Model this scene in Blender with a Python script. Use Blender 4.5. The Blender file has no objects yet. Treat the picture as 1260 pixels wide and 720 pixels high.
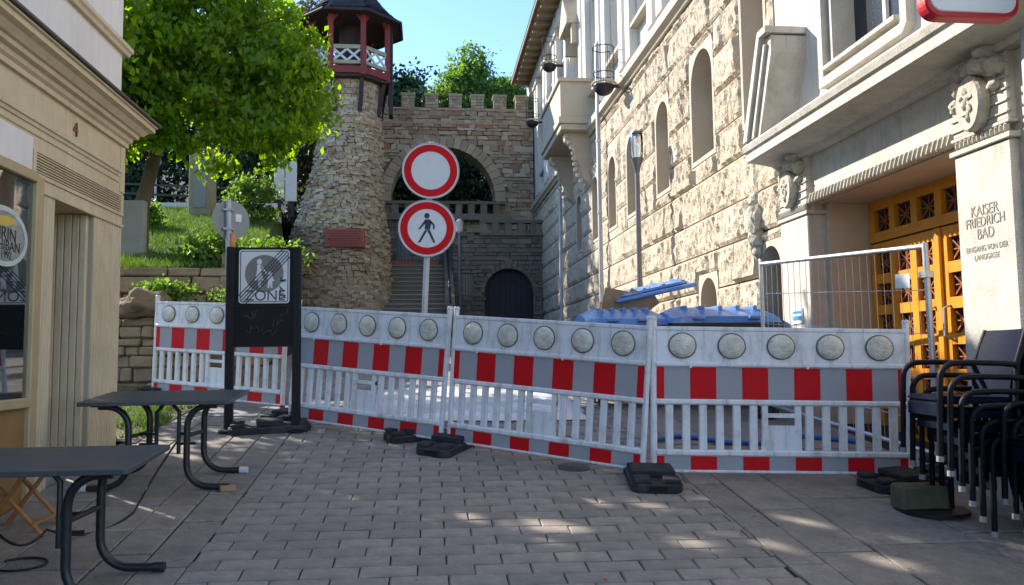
import bpy, bmesh, math, random
import numpy as np
from mathutils import Vector, Matrix, noise
R = math.radians
random.seed(7)
rng = np.random.default_rng(7)
scene = bpy.context.scene
col = scene.collection

# ------------------------------------------------------------------ camera
F, CX, CY = 1000., 630., 360.              # photograph is 1260 x 720
yaw, pitch, roll = math.atan(.105), math.atan(.080), .012
CAM = Vector((0, 0, 1.82))
fw = Vector((math.sin(yaw)*math.cos(pitch), math.cos(yaw)*math.cos(pitch), math.sin(pitch)))
rt0 = Vector((math.cos(yaw), -math.sin(yaw), 0)); up0 = rt0.cross(fw)
rt = rt0*math.cos(roll) - up0*math.sin(roll)
up = up0*math.cos(roll) + rt0*math.sin(roll)
cam = bpy.data.objects.new('camera', bpy.data.cameras.new('camera'))
col.objects.link(cam)
cam.matrix_world = Matrix(((rt.x, up.x, -fw.x, CAM.x), (rt.y, up.y, -fw.y, CAM.y), (rt.z, up.z, -fw.z, CAM.z), (0, 0, 0, 1)))
cam.data.sensor_width = 36; cam.data.lens = 36*F/1260
cam.data.clip_start = .05; cam.data.clip_end = 3000
scene.camera = cam

# ------------------------------------------------------------------ light
SUN_TO = Vector((-1, .90, .86)).normalized()       # direction towards the sun
el = math.asin(SUN_TO.z)
world = bpy.data.worlds.new('World'); scene.world = world; world.use_nodes = True
nt = world.node_tree; nt.nodes.clear()
sky = nt.nodes.new('ShaderNodeTexSky'); sky.sky_type = 'NISHITA'; sky.sun_disc = False
sky.sun_elevation = el; sky.sun_rotation = math.atan2(SUN_TO.x, SUN_TO.y)
sky.altitude = 100; sky.air_density = .85; sky.dust_density = .1; sky.ozone_density = 4.5
bg = nt.nodes.new('ShaderNodeBackground'); bg.inputs['Strength'].default_value = .135
wo = nt.nodes.new('ShaderNodeOutputWorld')
nt.links.new(sky.outputs[0], bg.inputs[0]); nt.links.new(bg.outputs[0], wo.inputs[0])
sl = bpy.data.lights.new('sun', 'SUN'); sl.energy = 3.7; sl.angle = R(.5); sl.color = (1, .94, .85)
sun = bpy.data.objects.new('sun', sl); col.objects.link(sun)
sun.rotation_euler = SUN_TO.to_track_quat('Z', 'Y').to_euler(); sun.location = (-20, 20, 30)
scene.view_settings.view_transform = 'Standard'; scene.view_settings.look = 'None'
scene.view_settings.exposure = 1.55; scene.view_settings.gamma = 1

# ------------------------------------------------------------------ helpers
def ray(px, py): return fw + rt*((px-CX)/F) - up*((py-CY)/F)
def onX(px, py, X): d = ray(px, py); return CAM + d*(X/d.x)
def onY(px, py, Y): d = ray(px, py); return CAM + d*(Y/d.y)
def G(x, y):
    return .1255*min(y, 9) + .088*max(0, min(y, 40)-9) - .012*max(-6, min(6, x))
def ground(px, py):
    d = ray(px, py); lo, hi = .5, 80
    for _ in range(50):
        m = (lo+hi)/2; p = CAM+d*m
        if p.z > G(p.x, p.y): lo = m
        else: hi = m
    return CAM+d*lo

class MB:
    def __init__(s): s.v = []; s.f = []
    def add(s, vs, fs):
        n = len(s.v); s.v += [tuple(p) for p in vs]; s.f += [tuple(i+n for i in f) for f in fs]; return s
    def box(s, x0, x1, y0, y1, z0, z1):
        if x0 > x1: x0, x1 = x1, x0
        if y0 > y1: y0, y1 = y1, y0
        if z0 > z1: z0, z1 = z1, z0
        return s.add([(x0,y0,z0),(x1,y0,z0),(x1,y1,z0),(x0,y1,z0),(x0,y0,z1),(x1,y0,z1),(x1,y1,z1),(x0,y1,z1)],
                     [(0,3,2,1),(4,5,6,7),(0,1,5,4),(1,2,6,5),(2,3,7,6),(3,0,4,7)])
    def obox(s, c, size, rot=None, jit=0):
        vs = []
        for z in (-.5, .5):
            for (x, y) in ((-.5,-.5),(.5,-.5),(.5,.5),(-.5,.5)):
                p = Vector((x*size[0], y*size[1], z*size[2]))
                if jit: p += Vector((random.uniform(-1,1)*size[0], random.uniform(-1,1)*size[1], random.uniform(-1,1)*size[2]))*jit
                if rot: p = rot @ p
                vs.append(Vector(c)+p)
        return s.add(vs, [(0,3,2,1),(4,5,6,7),(0,1,5,4),(1,2,6,5),(2,3,7,6),(3,0,4,7)])
    def bar(s, a, b, w, h=None, upv=(0,0,1)):
        a = Vector(a); b = Vector(b); d = (b-a); L = d.length; d.normalize()
        u = Vector(upv)
        if abs(d.dot(u)) > .98: u = Vector((0,1,0))
        sd = d.cross(u).normalized(); u = sd.cross(d)
        m = Matrix((d, sd, u)).transposed()
        return s.obox((a+b)/2, (L, w, h or w), m)
    def tube(s, pts, r, n=8, rr=None):
        pts = [Vector(p) for p in pts]; rings = []
        prev = None
        for i, p in enumerate(pts):
            d = (pts[min(i+1, len(pts)-1)]-pts[max(i-1, 0)]).normalized()
            if prev is None:
                a = d.cross(Vector((0,0,1)))
                if a.length < .05: a = d.cross(Vector((0,1,0)))
                a.normalize()
            else:
                a = (prev - d*prev.dot(d)).normalized()
            prev = a; b = d.cross(a)
            q = rr[i] if rr else r
            rings.append([p + (a*math.cos(2*math.pi*k/n) + b*math.sin(2*math.pi*k/n))*q for k in range(n)])
        vs = [p for g in rings for p in g]; fs = []
        for i in range(len(pts)-1):
            for k in range(n):
                fs.append((i*n+k, i*n+(k+1)%n, (i+1)*n+(k+1)%n, (i+1)*n+k))
        fs.append(tuple(range(n))[::-1]); fs.append(tuple((len(pts)-1)*n+k for k in range(n)))
        return s.add(vs, fs)
    def lathe(s, prof, n=16, c=(0,0,0), axis='z'):
        vs = []; fs = []
        for (r, z) in prof:
            for k in range(n):
                t = 2*math.pi*k/n; p = (r*math.cos(t), r*math.sin(t), z)
                if axis == 'y': p = (p[0], p[2], p[1])
                if axis == 'x': p = (p[2], p[0], p[1])
                vs.append((p[0]+c[0], p[1]+c[1], p[2]+c[2]))
        for i in range(len(prof)-1):
            for k in range(n): fs.append((i*n+k, i*n+(k+1)%n, (i+1)*n+(k+1)%n, (i+1)*n+k))
        fs.append(tuple(range(n))[::-1]); fs.append(tuple((len(prof)-1)*n+k for k in range(n)))
        return s.add(vs, fs)
    def prism(s, poly, d0, d1, plane='xy'):
        def m(u, v, d):
            return {'xy': (u, v, d), 'yz': (d, u, v), 'xz': (u, d, v)}[plane]
        n = len(poly)
        vs = [m(u, v, d0) for u, v in poly]+[m(u, v, d1) for u, v in poly]
        fs = [tuple(range(n))[::-1], tuple(range(n, 2*n))]+[(i, (i+1)%n, n+(i+1)%n, n+i) for i in range(n)]
        return s.add(vs, fs)

def rootloc(o):
    while o.parent: o = o.parent
    return o.location
def build(name, mb, mat, parent=None, smooth=False, bev=0, loc=None, seg=1, fixn=True):
    me = bpy.data.meshes.new(name)
    off = rootloc(parent) if parent else (Vector(loc) if loc is not None else Vector((0,0,0)))
    me.from_pydata([(p[0]-off[0], p[1]-off[1], p[2]-off[2]) for p in mb.v], [], mb.f)
    if bev or fixn:
        bm = bmesh.new(); bm.from_mesh(me)
        if fixn: bmesh.ops.recalc_face_normals(bm, faces=bm.faces)
        if bev: bmesh.ops.bevel(bm, geom=list(bm.edges), offset=bev, segments=seg, affect='EDGES', clamp_overlap=True)
        bm.to_mesh(me); bm.free()
    if smooth:
        me.polygons.foreach_set('use_smooth', [True]*len(me.polygons)); me.set_sharp_from_angle(angle=R(40))
    me.materials.append(MATS[mat] if isinstance(mat, str) else mat)
    o = bpy.data.objects.new(name, me); col.objects.link(o)
    if parent: o.parent = parent
    elif loc is not None: o.location = loc
    return o
def tag(o, label, cat, group=None):
    o['label'] = label; o['category'] = cat
    if group: o['group'] = group
    return o
def thing(name, label, cat, loc=(0,0,0), group=None):
    o = bpy.data.objects.new(name, None); col.objects.link(o); o.location = loc
    o.empty_display_size = .1
    return tag(o, label, cat, group)
def struct(name, mb, mat, **k):
    o = build(name, mb, mat, **k); o['kind'] = 'structure'; return o
def copy_tree(o, parent=None):
    c = o.copy(); col.objects.link(c); c.parent = parent
    for ch in o.children: copy_tree(ch, c)
    return c
def text(name, s, size, mat, parent, M, ext=.002, align='CENTER', sx=1):
    cu = bpy.data.curves.new(name, 'FONT'); cu.body = s; cu.size = size; cu.extrude = ext
    cu.align_x = align; cu.align_y = 'CENTER'
    t = bpy.data.objects.new(name+'_c', cu); col.objects.link(t)
    me = bpy.data.meshes.new_from_object(t)
    bpy.data.objects.remove(t)
    off = rootloc(parent)
    me.transform(Matrix.Translation(-Vector(off)) @ M @ Matrix.Diagonal((sx,1,1,1)))
    me.materials.clear(); me.materials.append(MATS[mat])
    o = bpy.data.objects.new(name, me); col.objects.link(o); o.parent = parent
    return o
def frame_matrix(o, x, y):
    x = Vector(x).normalized(); y = Vector(y).normalized(); z = x.cross(y)
    return Matrix(((x.x,y.x,z.x,o[0]),(x.y,y.y,z.y,o[1]),(x.z,y.z,z.z,o[2]),(0,0,0,1)))
def arc(cx, cy, r, a0, a1, n):
    return [(cx+r*math.cos(R(a0+(a1-a0)*i/n)), cy+r*math.sin(R(a0+(a1-a0)*i/n))) for i in range(n+1)]
def minus(rects, h):
    out = []
    for (a, b, c, d) in rects:
        if h[1] <= a or h[0] >= b or h[3] <= c or h[2] >= d: out.append((a,b,c,d)); continue
        if h[0] > a: out.append((a, h[0], c, d))
        if h[1] < b: out.append((h[1], b, c, d))
        a2, b2 = max(a, h[0]), min(b, h[1])
        if h[2] > c: out.append((a2, b2, c, h[2]))
        if h[3] < d: out.append((a2, b2, h[3], d))
    return out

# ------------------------------------------------------------------ materials
MATS = {}
def mat(name, c, rough=.7, var=.15, vs=3., bump=.15, bs=40., metal=0., rand=0., island=None, dirt_or_light=None, ds=1.2, spec=.4, kind='noise', trans=0., gr=None, bdist=.02, streak=None):
    m = bpy.data.materials.new(name); m.use_nodes = True; t = m.node_tree; N = t.nodes; L = t.links
    N.clear(); out = N.new('ShaderNodeOutputMaterial'); b = N.new('ShaderNodeBsdfPrincipled')
    b.inputs['Roughness'].default_value = rough; b.inputs['Metallic'].default_value = metal
    b.inputs['Specular IOR Level'].default_value = spec
    tc = N.new('ShaderNodeTexCoord')
    nz = N.new('ShaderNodeTexNoise'); nz.inputs['Scale'].default_value = vs; nz.inputs['Detail'].default_value = 6
    nz.inputs['Roughness'].default_value = .65
    L.new(tc.outputs['Object'], nz.inputs['Vector'])
    hsv = N.new('ShaderNodeHueSaturation')
    if island:
        g = N.new('ShaderNodeNewGeometry'); cr = N.new('ShaderNodeValToRGB'); cr.color_ramp.interpolation = 'LINEAR'
        e = cr.color_ramp.elements
        for i, q in enumerate(island):
            if i < 2: e[i].position = i/(len(island)-1); e[i].color = (*q, 1)
            else:
                k = e.new(i/(len(island)-1)); k.color = (*q, 1)
        for i, k in enumerate(e): k.position = i/(len(island)-1)
        for i, q in enumerate(island): e[i].color = (*q, 1)
        L.new(g.outputs['Random Per Island'], cr.inputs[0]); L.new(cr.outputs[0], hsv.inputs['Color'])
    else:
        hsv.inputs['Color'].default_value = (*c, 1)
    mp = N.new('ShaderNodeMapRange'); mp.inputs[1].default_value = .25; mp.inputs[2].default_value = .75
    mp.inputs[3].default_value = 1-var; mp.inputs[4].default_value = 1+var
    L.new(nz.outputs[0], mp.inputs[0])
    val = mp.outputs[0]
    if rand:
        oi = N.new('ShaderNodeObjectInfo'); m2 = N.new('ShaderNodeMapRange')
        m2.inputs[3].default_value = 1-rand; m2.inputs[4].default_value = 1+rand
        L.new(oi.outputs['Random'], m2.inputs[0]); mu = N.new('ShaderNodeMath'); mu.operation = 'MULTIPLY'
        L.new(val, mu.inputs[0]); L.new(m2.outputs[0], mu.inputs[1]); val = mu.outputs[0]
    L.new(val, hsv.inputs['Value'])
    colr = hsv.outputs[0]
    if dirt_or_light:
        n2 = N.new('ShaderNodeTexNoise'); n2.inputs['Scale'].default_value = ds; n2.inputs['Detail'].default_value = 8; n2.inputs['Roughness'].default_value = .7
        L.new(tc.outputs['Object'], n2.inputs['Vector'])
        rp = N.new('ShaderNodeMapRange'); rp.inputs[1].default_value = .5; rp.inputs[2].default_value = .72; rp.inputs[4].default_value = dirt_or_light[3]
        L.new(n2.outputs[0], rp.inputs[0])
        mx = N.new('ShaderNodeMix'); mx.data_type = 'RGBA'; mx.inputs['B'].default_value = (*dirt_or_light[:3], 1)
        L.new(rp.outputs[0], mx.inputs['Factor']); L.new(colr, mx.inputs['A']); colr = mx.outputs['Result']
    if streak:
        mp3 = N.new('ShaderNodeMapping'); mp3.inputs['Scale'].default_value = (9, 9, .9); L.new(tc.outputs['Object'], mp3.inputs['Vector'])
        n3 = N.new('ShaderNodeTexNoise'); n3.inputs['Scale'].default_value = 1.6; n3.inputs['Detail'].default_value = 7; n3.inputs['Roughness'].default_value = .7
        L.new(mp3.outputs[0], n3.inputs['Vector'])
        r3 = N.new('ShaderNodeMapRange'); r3.inputs[1].default_value = .5; r3.inputs[2].default_value = .75; r3.inputs[4].default_value = streak[3]
        L.new(n3.outputs[0], r3.inputs[0])
        m3 = N.new('ShaderNodeMix'); m3.data_type = 'RGBA'; m3.inputs['B'].default_value = (*streak[:3], 1)
        L.new(r3.outputs[0], m3.inputs['Factor']); L.new(colr, m3.inputs['A']); colr = m3.outputs['Result']
    L.new(colr, b.inputs['Base Color'])
    if bump:
        bn = N.new('ShaderNodeBump'); bn.inputs['Strength'].default_value = bump; bn.inputs['Distance'].default_value = bdist
        if kind == 'weave':
            w1 = N.new('ShaderNodeTexChecker'); w1.inputs['Scale'].default_value = bs; src = w1.outputs['Fac']
            L.new(tc.outputs['Object'], w1.inputs['Vector'])
        elif kind == 'voronoi':
            w1 = N.new('ShaderNodeTexVoronoi'); w1.inputs['Scale'].default_value = bs; src = w1.outputs['Distance']
            L.new(tc.outputs['Object'], w1.inputs['Vector'])
        else:
            w1 = N.new('ShaderNodeTexNoise'); w1.inputs['Scale'].default_value = bs; w1.inputs['Detail'].default_value = 5; src = w1.outputs[0]
            L.new(tc.outputs['Object'], w1.inputs['Vector'])
        L.new(src, bn.inputs['Height']); L.new(bn.outputs[0], b.inputs['Normal'])
    sh = b.outputs[0]
    if trans:
        tr = N.new('ShaderNodeBsdfTranslucent'); ms = N.new('ShaderNodeMixShader'); ms.inputs[0].default_value = trans
        h2 = N.new('ShaderNodeHueSaturation'); h2.inputs['Hue'].default_value = .475; h2.inputs['Saturation'].default_value = 1.15; h2.inputs['Value'].default_value = 2.6
        L.new(colr, h2.inputs['Color']); L.new(h2.outputs[0], tr.inputs[0])
        L.new(sh, ms.inputs[1]); L.new(tr.outputs[0], ms.inputs[2]); sh = ms.outputs[0]
    L.new(sh, out.inputs[0]); MATS[name] = m; return m

mat('paver', (.30,.252,.205), .8, .30, 14, .5, 90, rand=.13, dirt_or_light=(.11,.098,.085,.75), ds=3.5)
mat('paver_far', (.24,.225,.205), .85, .2, 8, .3, 60, island=[(.17,.16,.15),(.25,.235,.22),(.22,.2,.19)])
mat('slab', (.28,.236,.192), .8, .30, 11, .5, 80, rand=.15, dirt_or_light=(.10,.09,.078,.8), ds=3.0)
mat('joint_soil', (.022,.020,.017), .95, .3, 12, .4, 60)
mat('earth', (.12,.09,.06), .95, .3, 3, .6, 25, dirt_or_light=(.2,.15,.1,.8))
mat('barrier_white', (.72,.72,.74), .45, .06, 3, .05, 60, dirt_or_light=(.36,.34,.30,.6), ds=5, streak=(.30,.28,.24,.8))
mat('red_film', (.56,.008,.012), .6, .08, 5, .03, 200, spec=.15)
mat('grey_film', (.34,.34,.36), .6, .06, 5, .03, 200, spec=.15)
mat('lens', (.58,.55,.47), .15, .35, 12, .3, 70, kind='voronoi', spec=.6)
mat('lens_ring', (.13,.13,.12), .5, .1)
mat('rubber', (.028,.028,.030), .85, .25, 8, .4, 50, dirt_or_light=(.12,.11,.1,.5), ds=5)
mat('zinc', (.5,.51,.52), .4, .15, 8, .05, 60, metal=.75)
mat('pole_grey', (.45,.46,.47), .5, .12, 6, .05, 60, metal=.3)
mat('sign_white', (.62,.63,.64), .35, .05, 4, .02, 60, dirt_or_light=(.45,.46,.45,.35), ds=7)
mat('sign_black', (.015,.015,.017), .4, .05)
mat('sign_back', (.22,.24,.24), .45, .12, 6, .05, 40, metal=.4)
mat('frame_dark', (.014,.013,.014), .5, .2, 8, .1, 60, spec=.2)
mat('board_dark', (.009,.009,.009), .5, .25, 12, .1, 60, spec=.2)
mat('plate_grey', (.68,.68,.67), .4, .08, 8, .02, 50)
mat('plate_dark', (.20,.185,.165), .45, .1, 8)
mat('scribble', (.07,.07,.07), .5, .1)
mat('sticker_orange', (.6,.22,.08), .5, .3, 20)
mat('sticker_white', (.75,.75,.74), .5, .05)
mat('table_top', (.062,.064,.068), .42, .25, 10, .08, 90, dirt_or_light=(.11,.11,.11,.5), ds=6)
mat('table_leg', (.018,.018,.02), .35, .2, 20, .05, 60, dirt_or_light=(.06,.05,.05,.4), ds=9)
mat('cap_dull', (.25,.25,.25), .5, .1)
mat('cap_white', (.6,.6,.58), .5, .1)
mat('wood_block', (.32,.2,.1), .7, .3, 20)
mat('stool_wood', (.34,.15,.055), .55, .3, 14, .1, 60)
mat('cable', (.01,.01,.01), .5, 0)
mat('wicker', (.004,.007,.020), .6, .3, 60, 1., 52, kind='weave', bdist=.02, spec=.08)
mat('wicker_frame', (.005,.006,.010), .5, .3, 60, .7, 160, kind='weave', bdist=.006, spec=.18)
mat('mossy_stone', (.10,.10,.06), .9, .35, 8, .6, 30)
# left shop
mat('cream_plaster', (.74,.69,.645), .85, .04, 2, .05, 80, dirt_or_light=(.5,.46,.41,.35), ds=.8, streak=(.42,.38,.33,.35))
mat('beige_paint', (.60,.49,.315), .55, .08, 3, .06, 60, dirt_or_light=(.33,.26,.16,.35), ds=1.7, streak=(.25,.19,.12,.45))
mat('beige_dark', (.40,.335,.235), .6, .12, 4, .08, 60, dirt_or_light=(.2,.16,.1,.4), ds=2)
mat('cornice_top', (.085,.07,.06), .6, .2, 4)
mat('gold_frame', (.44,.34,.18), .4, .12, 4, .03, 60, metal=.1)
mat('brown_panel', (.26,.15,.055), .5, .2, 3)
mat('number_brown', (.20,.07,.025), .45, .1)
mat('dark_gap', (.012,.011,.01), .9, 0, bump=0)
mat('interior', (.05,.05,.055), .9, .3, 2, 0)
mat('poster_dark', (.018,.03,.055), .4, .4, 3, 0, dirt_or_light=(.03,.09,.16,.9), ds=4)
mat('poster_face', (.55,.42,.36), .5, .1, 5, 0)
mat('poster_red', (.5,.02,.03), .4, 0)
mat('decal_pale', (.50,.55,.50), .4, .25, 14, 0)
mat('decal_yellow', (.6,.42,.06), .4, .1, 8, 0)
# right building
mat('rock_stone', (.49,.405,.295), .92, .2, 6, .8, 30, rand=.10, dirt_or_light=(.33,.27,.195,.5), ds=3.5, bdist=.03)
mat('rock_core', (.22,.18,.13), .95, .2, 4, .6, 30)
mat('smooth_stone', (.47,.405,.31), .85, .10, 3, .2, 60, dirt_or_light=(.38,.31,.22,.4), ds=2.2)
mat('portal_stone', (.50,.465,.395), .85, .16, 5, .35, 60, dirt_or_light=(.30,.27,.22,.6), ds=3.4, streak=(.25,.22,.17,.5))
mat('carved_stone', (.46,.42,.34), .9, .22, 9, .5, 40, dirt_or_light=(.22,.19,.15,.6), ds=6)
mat('pale_render', (.62,.60,.55), .85, .06, 2, .08, 70, dirt_or_light=(.48,.45,.40,.35), ds=1.1, streak=(.40,.36,.30,.5))
mat('eave_wood', (.22,.16,.10), .8, .2, 6, .2, 40)
mat('letter_dark', (.27,.245,.20), .9, .1)
mat('door_wood', (.62,.245,.018), .38, .16, 4, .06, 40, dirt_or_light=(.5,.2,.02,.3), ds=3)
mat('door_grille', (.30,.085,.02), .5, .1)
mat('iron', (.02,.02,.025), .5, .2)
mat('cast_iron', (.10,.095,.09), .6, .3, 30, .6, 60, metal=.3)
mat('pipe_grey', (.42,.44,.46), .5, .12, 6, .05, 50, metal=.2)
mat('pipe_rust', (.42,.16,.03), .6, .2, 8)
mat('lamp_grey', (.16,.165,.175), .45, .1, metal=.5)
mat('bin_blue', (.09,.21,.48), .3, .2, 4, .1, 20, dirt_or_light=(.42,.52,.64,.9), ds=3.5)  # pale blotches here paint sunlit brightness into the lid colour
mat('bin_grey', (.05,.055,.06), .5, .2)
mat('cardboard', (.38,.26,.16), .8, .15)
mat('white_sheet', (.7,.71,.72), .25, .06, 3, .5, 12, spec=.6)
mat('hose_blue', (.05,.16,.45), .4, .1)
mat('notice_white', (.75,.75,.74), .5, .04)
mat('notice_blue', (.05,.25,.6), .5, .05)
# gate and tower
STONES = [(.20,.16,.115),(.39,.30,.195),(.30,.245,.18),(.46,.37,.25),(.31,.165,.095),(.34,.275,.195),(.50,.42,.30)]
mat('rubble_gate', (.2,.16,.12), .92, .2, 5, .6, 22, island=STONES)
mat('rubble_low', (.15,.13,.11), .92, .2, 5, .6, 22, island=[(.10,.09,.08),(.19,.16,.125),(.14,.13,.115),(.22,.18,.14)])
mat('rubble_tower', (.36,.29,.19), .92, .2, 6, .6, 22, island=[(.52,.42,.27),(.38,.32,.23),(.57,.48,.34),(.32,.27,.20),(.50,.37,.19),(.45,.38,.27),(.30,.17,.09),(.54,.46,.32)])
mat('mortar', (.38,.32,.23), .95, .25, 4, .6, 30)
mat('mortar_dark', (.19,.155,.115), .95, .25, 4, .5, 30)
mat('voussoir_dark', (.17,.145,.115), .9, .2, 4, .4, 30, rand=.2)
mat('voussoir', (.36,.29,.205), .88, .15, 3, .3, 30, rand=.15)
mat('gate_door', (.018,.020,.028), .6, .3, 5)
mat('red_timber', (.23,.034,.026), .6, .2, 8, .1, 50)
mat('lattice_white', (.62,.62,.60), .6, .06)
mat('rail_olive', (.36,.34,.22), .6, .1)
mat('dark_timber', (.045,.03,.028), .75, .25, 6)
mat('slate', (.075,.068,.078), .6, .3, 14, .5, 26, island=[(.05,.047,.055),(.10,.09,.10),(.075,.07,.085),(.12,.105,.10)])
mat('plaque_red', (.33,.085,.05), .6, .12, 8, .15, 50)
mat('plaque_line', (.20,.05,.03), .7, .1)
mat('stair_stone', (.17,.155,.135), .9, .15, 5, .3, 40)
mat('window_dark', (.02,.023,.03), .2, .2)
# vegetation and hill
mat('turf', (.07,.11,.03), .95, .35, 2.2, .6, 18, dirt_or_light=(.12,.10,.05,.4), ds=1.5)
mat('grass_blade', (.06,.12,.02), .6, .2, 3, 0, island=[(.035,.085,.014),(.06,.125,.022),(.09,.15,.035),(.05,.10,.02)], trans=.3)
mat('leaf_maple', (.08,.17,.03), .5, .2, 1.2, 0, island=[(.07,.155,.015),(.10,.20,.02),(.14,.25,.03),(.085,.18,.02),(.19,.27,.05)], trans=.62)
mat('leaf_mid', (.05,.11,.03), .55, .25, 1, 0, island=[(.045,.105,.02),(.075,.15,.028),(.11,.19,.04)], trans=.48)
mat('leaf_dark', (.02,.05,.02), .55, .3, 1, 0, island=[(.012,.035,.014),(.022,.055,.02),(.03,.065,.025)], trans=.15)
mat('leaf_olive', (.09,.10,.03), .6, .25, 1, 0, island=[(.06,.07,.025),(.10,.11,.035),(.14,.13,.05)], trans=.2)
mat('bark', (.11,.085,.06), .95, .3, 6, .8, 18)
mat('wall_stone', (.24,.185,.12), .92, .25, 4, .6, 20, rand=.25, dirt_or_light=(.12,.11,.06,.5), ds=3)
mat('boulder', (.17,.125,.08), .92, .35, 5, .9, 14, rand=.1, dirt_or_light=(.16,.12,.07,.7), ds=4)
mat('concrete', (.30,.30,.285), .9, .15, 3, .3, 40, dirt_or_light=(.18,.18,.16,.5), ds=2)
mat('pillar_stone', (.35,.285,.17), .85, .15, 3, .2, 40)
mat('white_wall', (.6,.6,.58), .8, .08)
mat('asphalt', (.06,.06,.06), .9, .2, 20)
mat('metal_rail', (.05,.05,.05), .6, .1)

def glass_mat(name, tint, refl, rough=.02):
    m = bpy.data.materials.new(name); m.use_nodes = True; t = m.node_tree; N = t.nodes; N.clear()
    o = N.new('ShaderNodeOutputMaterial'); g = N.new('ShaderNodeBsdfGlossy'); g.inputs['Roughness'].default_value = rough
    tr = N.new('ShaderNodeBsdfTransparent'); tr.inputs[0].default_value = (*tint, 1); mx = N.new('ShaderNodeMixShader')
    fr = N.new('ShaderNodeFresnel'); fr.inputs[0].default_value = 1.5
    ma = N.new('ShaderNodeMath'); ma.operation = 'MULTIPLY_ADD'; ma.inputs[1].default_value = 1.; ma.inputs[2].default_value = refl
    t.links.new(fr.outputs[0], ma.inputs[0]); t.links.new(ma.outputs[0], mx.inputs[0])
    t.links.new(tr.outputs[0], mx.inputs[1]); t.links.new(g.outputs[0], mx.inputs[2]); t.links.new(mx.outputs[0], o.inputs[0])
    MATS[name] = m
glass_mat('shop_glass', (.75,.8,.8), .30)
m = bpy.data.materials.new('decal_film'); m.use_nodes = True; t_ = m.node_tree; t_.nodes.clear()
o_ = t_.nodes.new('ShaderNodeOutputMaterial'); d_ = t_.nodes.new('ShaderNodeBsdfDiffuse'); d_.inputs[0].default_value = (.5,.52,.48,1)
tp = t_.nodes.new('ShaderNodeBsdfTransparent'); mx_ = t_.nodes.new('ShaderNodeMixShader'); mx_.inputs[0].default_value = .5
t_.links.new(tp.outputs[0], mx_.inputs[1]); t_.links.new(d_.outputs[0], mx_.inputs[2]); t_.links.new(mx_.outputs[0], o_.inputs[0]); MATS['decal_film'] = m
glass_mat('lamp_glass', (.9,.9,.9), .25, .1)

# ================================================================== SETTING
# ground sheet: the sloping street, the step at the gate, the land behind
HT = 7.3
def terrain(x, y):
    if y < 33.3: return G(x, y) - .03
    return HT + .02*(y-33.3) + max(0, min(y, 75)-46)*.42
xs = [-900,-300,-90,-40,-20,-12,-8,-6,-4,-2,0,2,4,6,9,16,30,60,150,400,900]
ys = [-400,-100,-30,-10,0,3,6,9,12,16,20,24,28,33.25,33.35,36,40,50,60,80,110,160,300,1200]
mb = MB(); nx = len(xs)
for y in ys:
    for x in xs: mb.v.append((x, y, terrain(x, min(y, 150)) if y > -30 else terrain(x, -30)))
for j in range(len(ys)-1):
    for i in range(nx-1): mb.f.append((j*nx+i, j*nx+i+1, (j+1)*nx+i+1, (j+1)*nx+i))
struct('ground', mb, 'joint_soil')

# paving: bed plus single stones
XL, XR = -1.38, 2.12
PSL = math.atan(.1255)
mb = MB()
for (y0, y1) in ((-6, 9), (9, 30)):
    mb.add([(-2.95,y0,G(-2.95,y0)-.016),(4.6,y0,G(4.6,y0)-.016),(4.6,y1,G(4.6,y1)-.016),(-2.95,y1,G(-2.95,y1)-.016)], [(0,1,2,3)])
pav = struct('street_paving', mb, 'joint_soil')
def stone_mesh(w, l, h=.05, seed=0):
    rr = random.Random(seed); b = .006
    v = []
    for (q, z) in ((0, -h), (0, -b), (b, 0)):
        for sx, sy in ((-1,-1),(1,-1),(1,1),(-1,1)):
            v.append((sx*(w/2-q)+rr.uniform(-.0025,.0025), sy*(l/2-q)+rr.uniform(-.0025,.0025), z))
    f = [(8,9,10,11)]
    for k in range(2):
        for i in range(4): f.append((k*4+i, k*4+(i+1)%4, k*4+4+(i+1)%4, k*4+4+i))
    me = bpy.data.meshes.new('paving_stone'); me.from_pydata(v, [], f); return me
PW, PL = .33, .16
variants = [stone_mesh(PW-.010, PL-.009, seed=i) for i in range(6)]
for m in variants: m.materials.append(MATS['paver'])
cells = []
far = MB()
r = 0; y = 4.1
while y < 24:
    off = (r % 2)*PW/2 + random.uniform(-.012, .012); x = XL - off
    while x < XR - .02:
        a, b = max(x, XL), min(x+PW, XR)
        if b-a > .025: cells.append((a, b, y))
        x += PW
    y += PL; r += 1
def place_stone(a, b, yc, name, mlist, l, base_w):
    o = bpy.data.objects.new(name, random.choice(mlist)); col.objects.link(o)
    o.parent = pav
    xc = (a+b)/2
    o.location = (xc, yc, G(xc, yc)+random.uniform(-.0035, .0035)-.001)
    o.rotation_euler = (PSL if yc < 9 else math.atan(.088), .012+random.uniform(-.004,.004), random.uniform(-.006,.006))
    o.scale = ((b-a-.008)/base_w, 1, 1)
# stones in front of the barriers are single objects (nearest 300), the rest one mesh
def visible(a, b, y):
    lim = 7.9 - (a-.17)*.68 if a < 1.9 else 6.9
    return y < lim+.5
near = [c for c in cells if visible(*c)][:300]
ns = set(near)
for (a, b, yy) in near: place_stone(a, b, yy+PL/2, 'paving_stone', variants, PL, PW-.010)
def far_stone(mb, x0, x1, y0, y1):
    z = random.uniform(-.003, .003)
    c = [(x0,y0),(x1,y0),(x1,y1),(x0,y1)]
    v = [(p[0],p[1],G(*p)-.03) for p in c]+[(p[0],p[1],G(*p)+z) for p in c]
    mb.add(v, [(4,5,6,7),(0,1,5,4),(1,2,6,5),(2,3,7,6),(3,0,4,7)])
for c in cells:
    if c not in ns: far_stone(far, c[0]+.005, c[1]-.005, c[2]+.005, c[2]+PL-.005)
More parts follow.
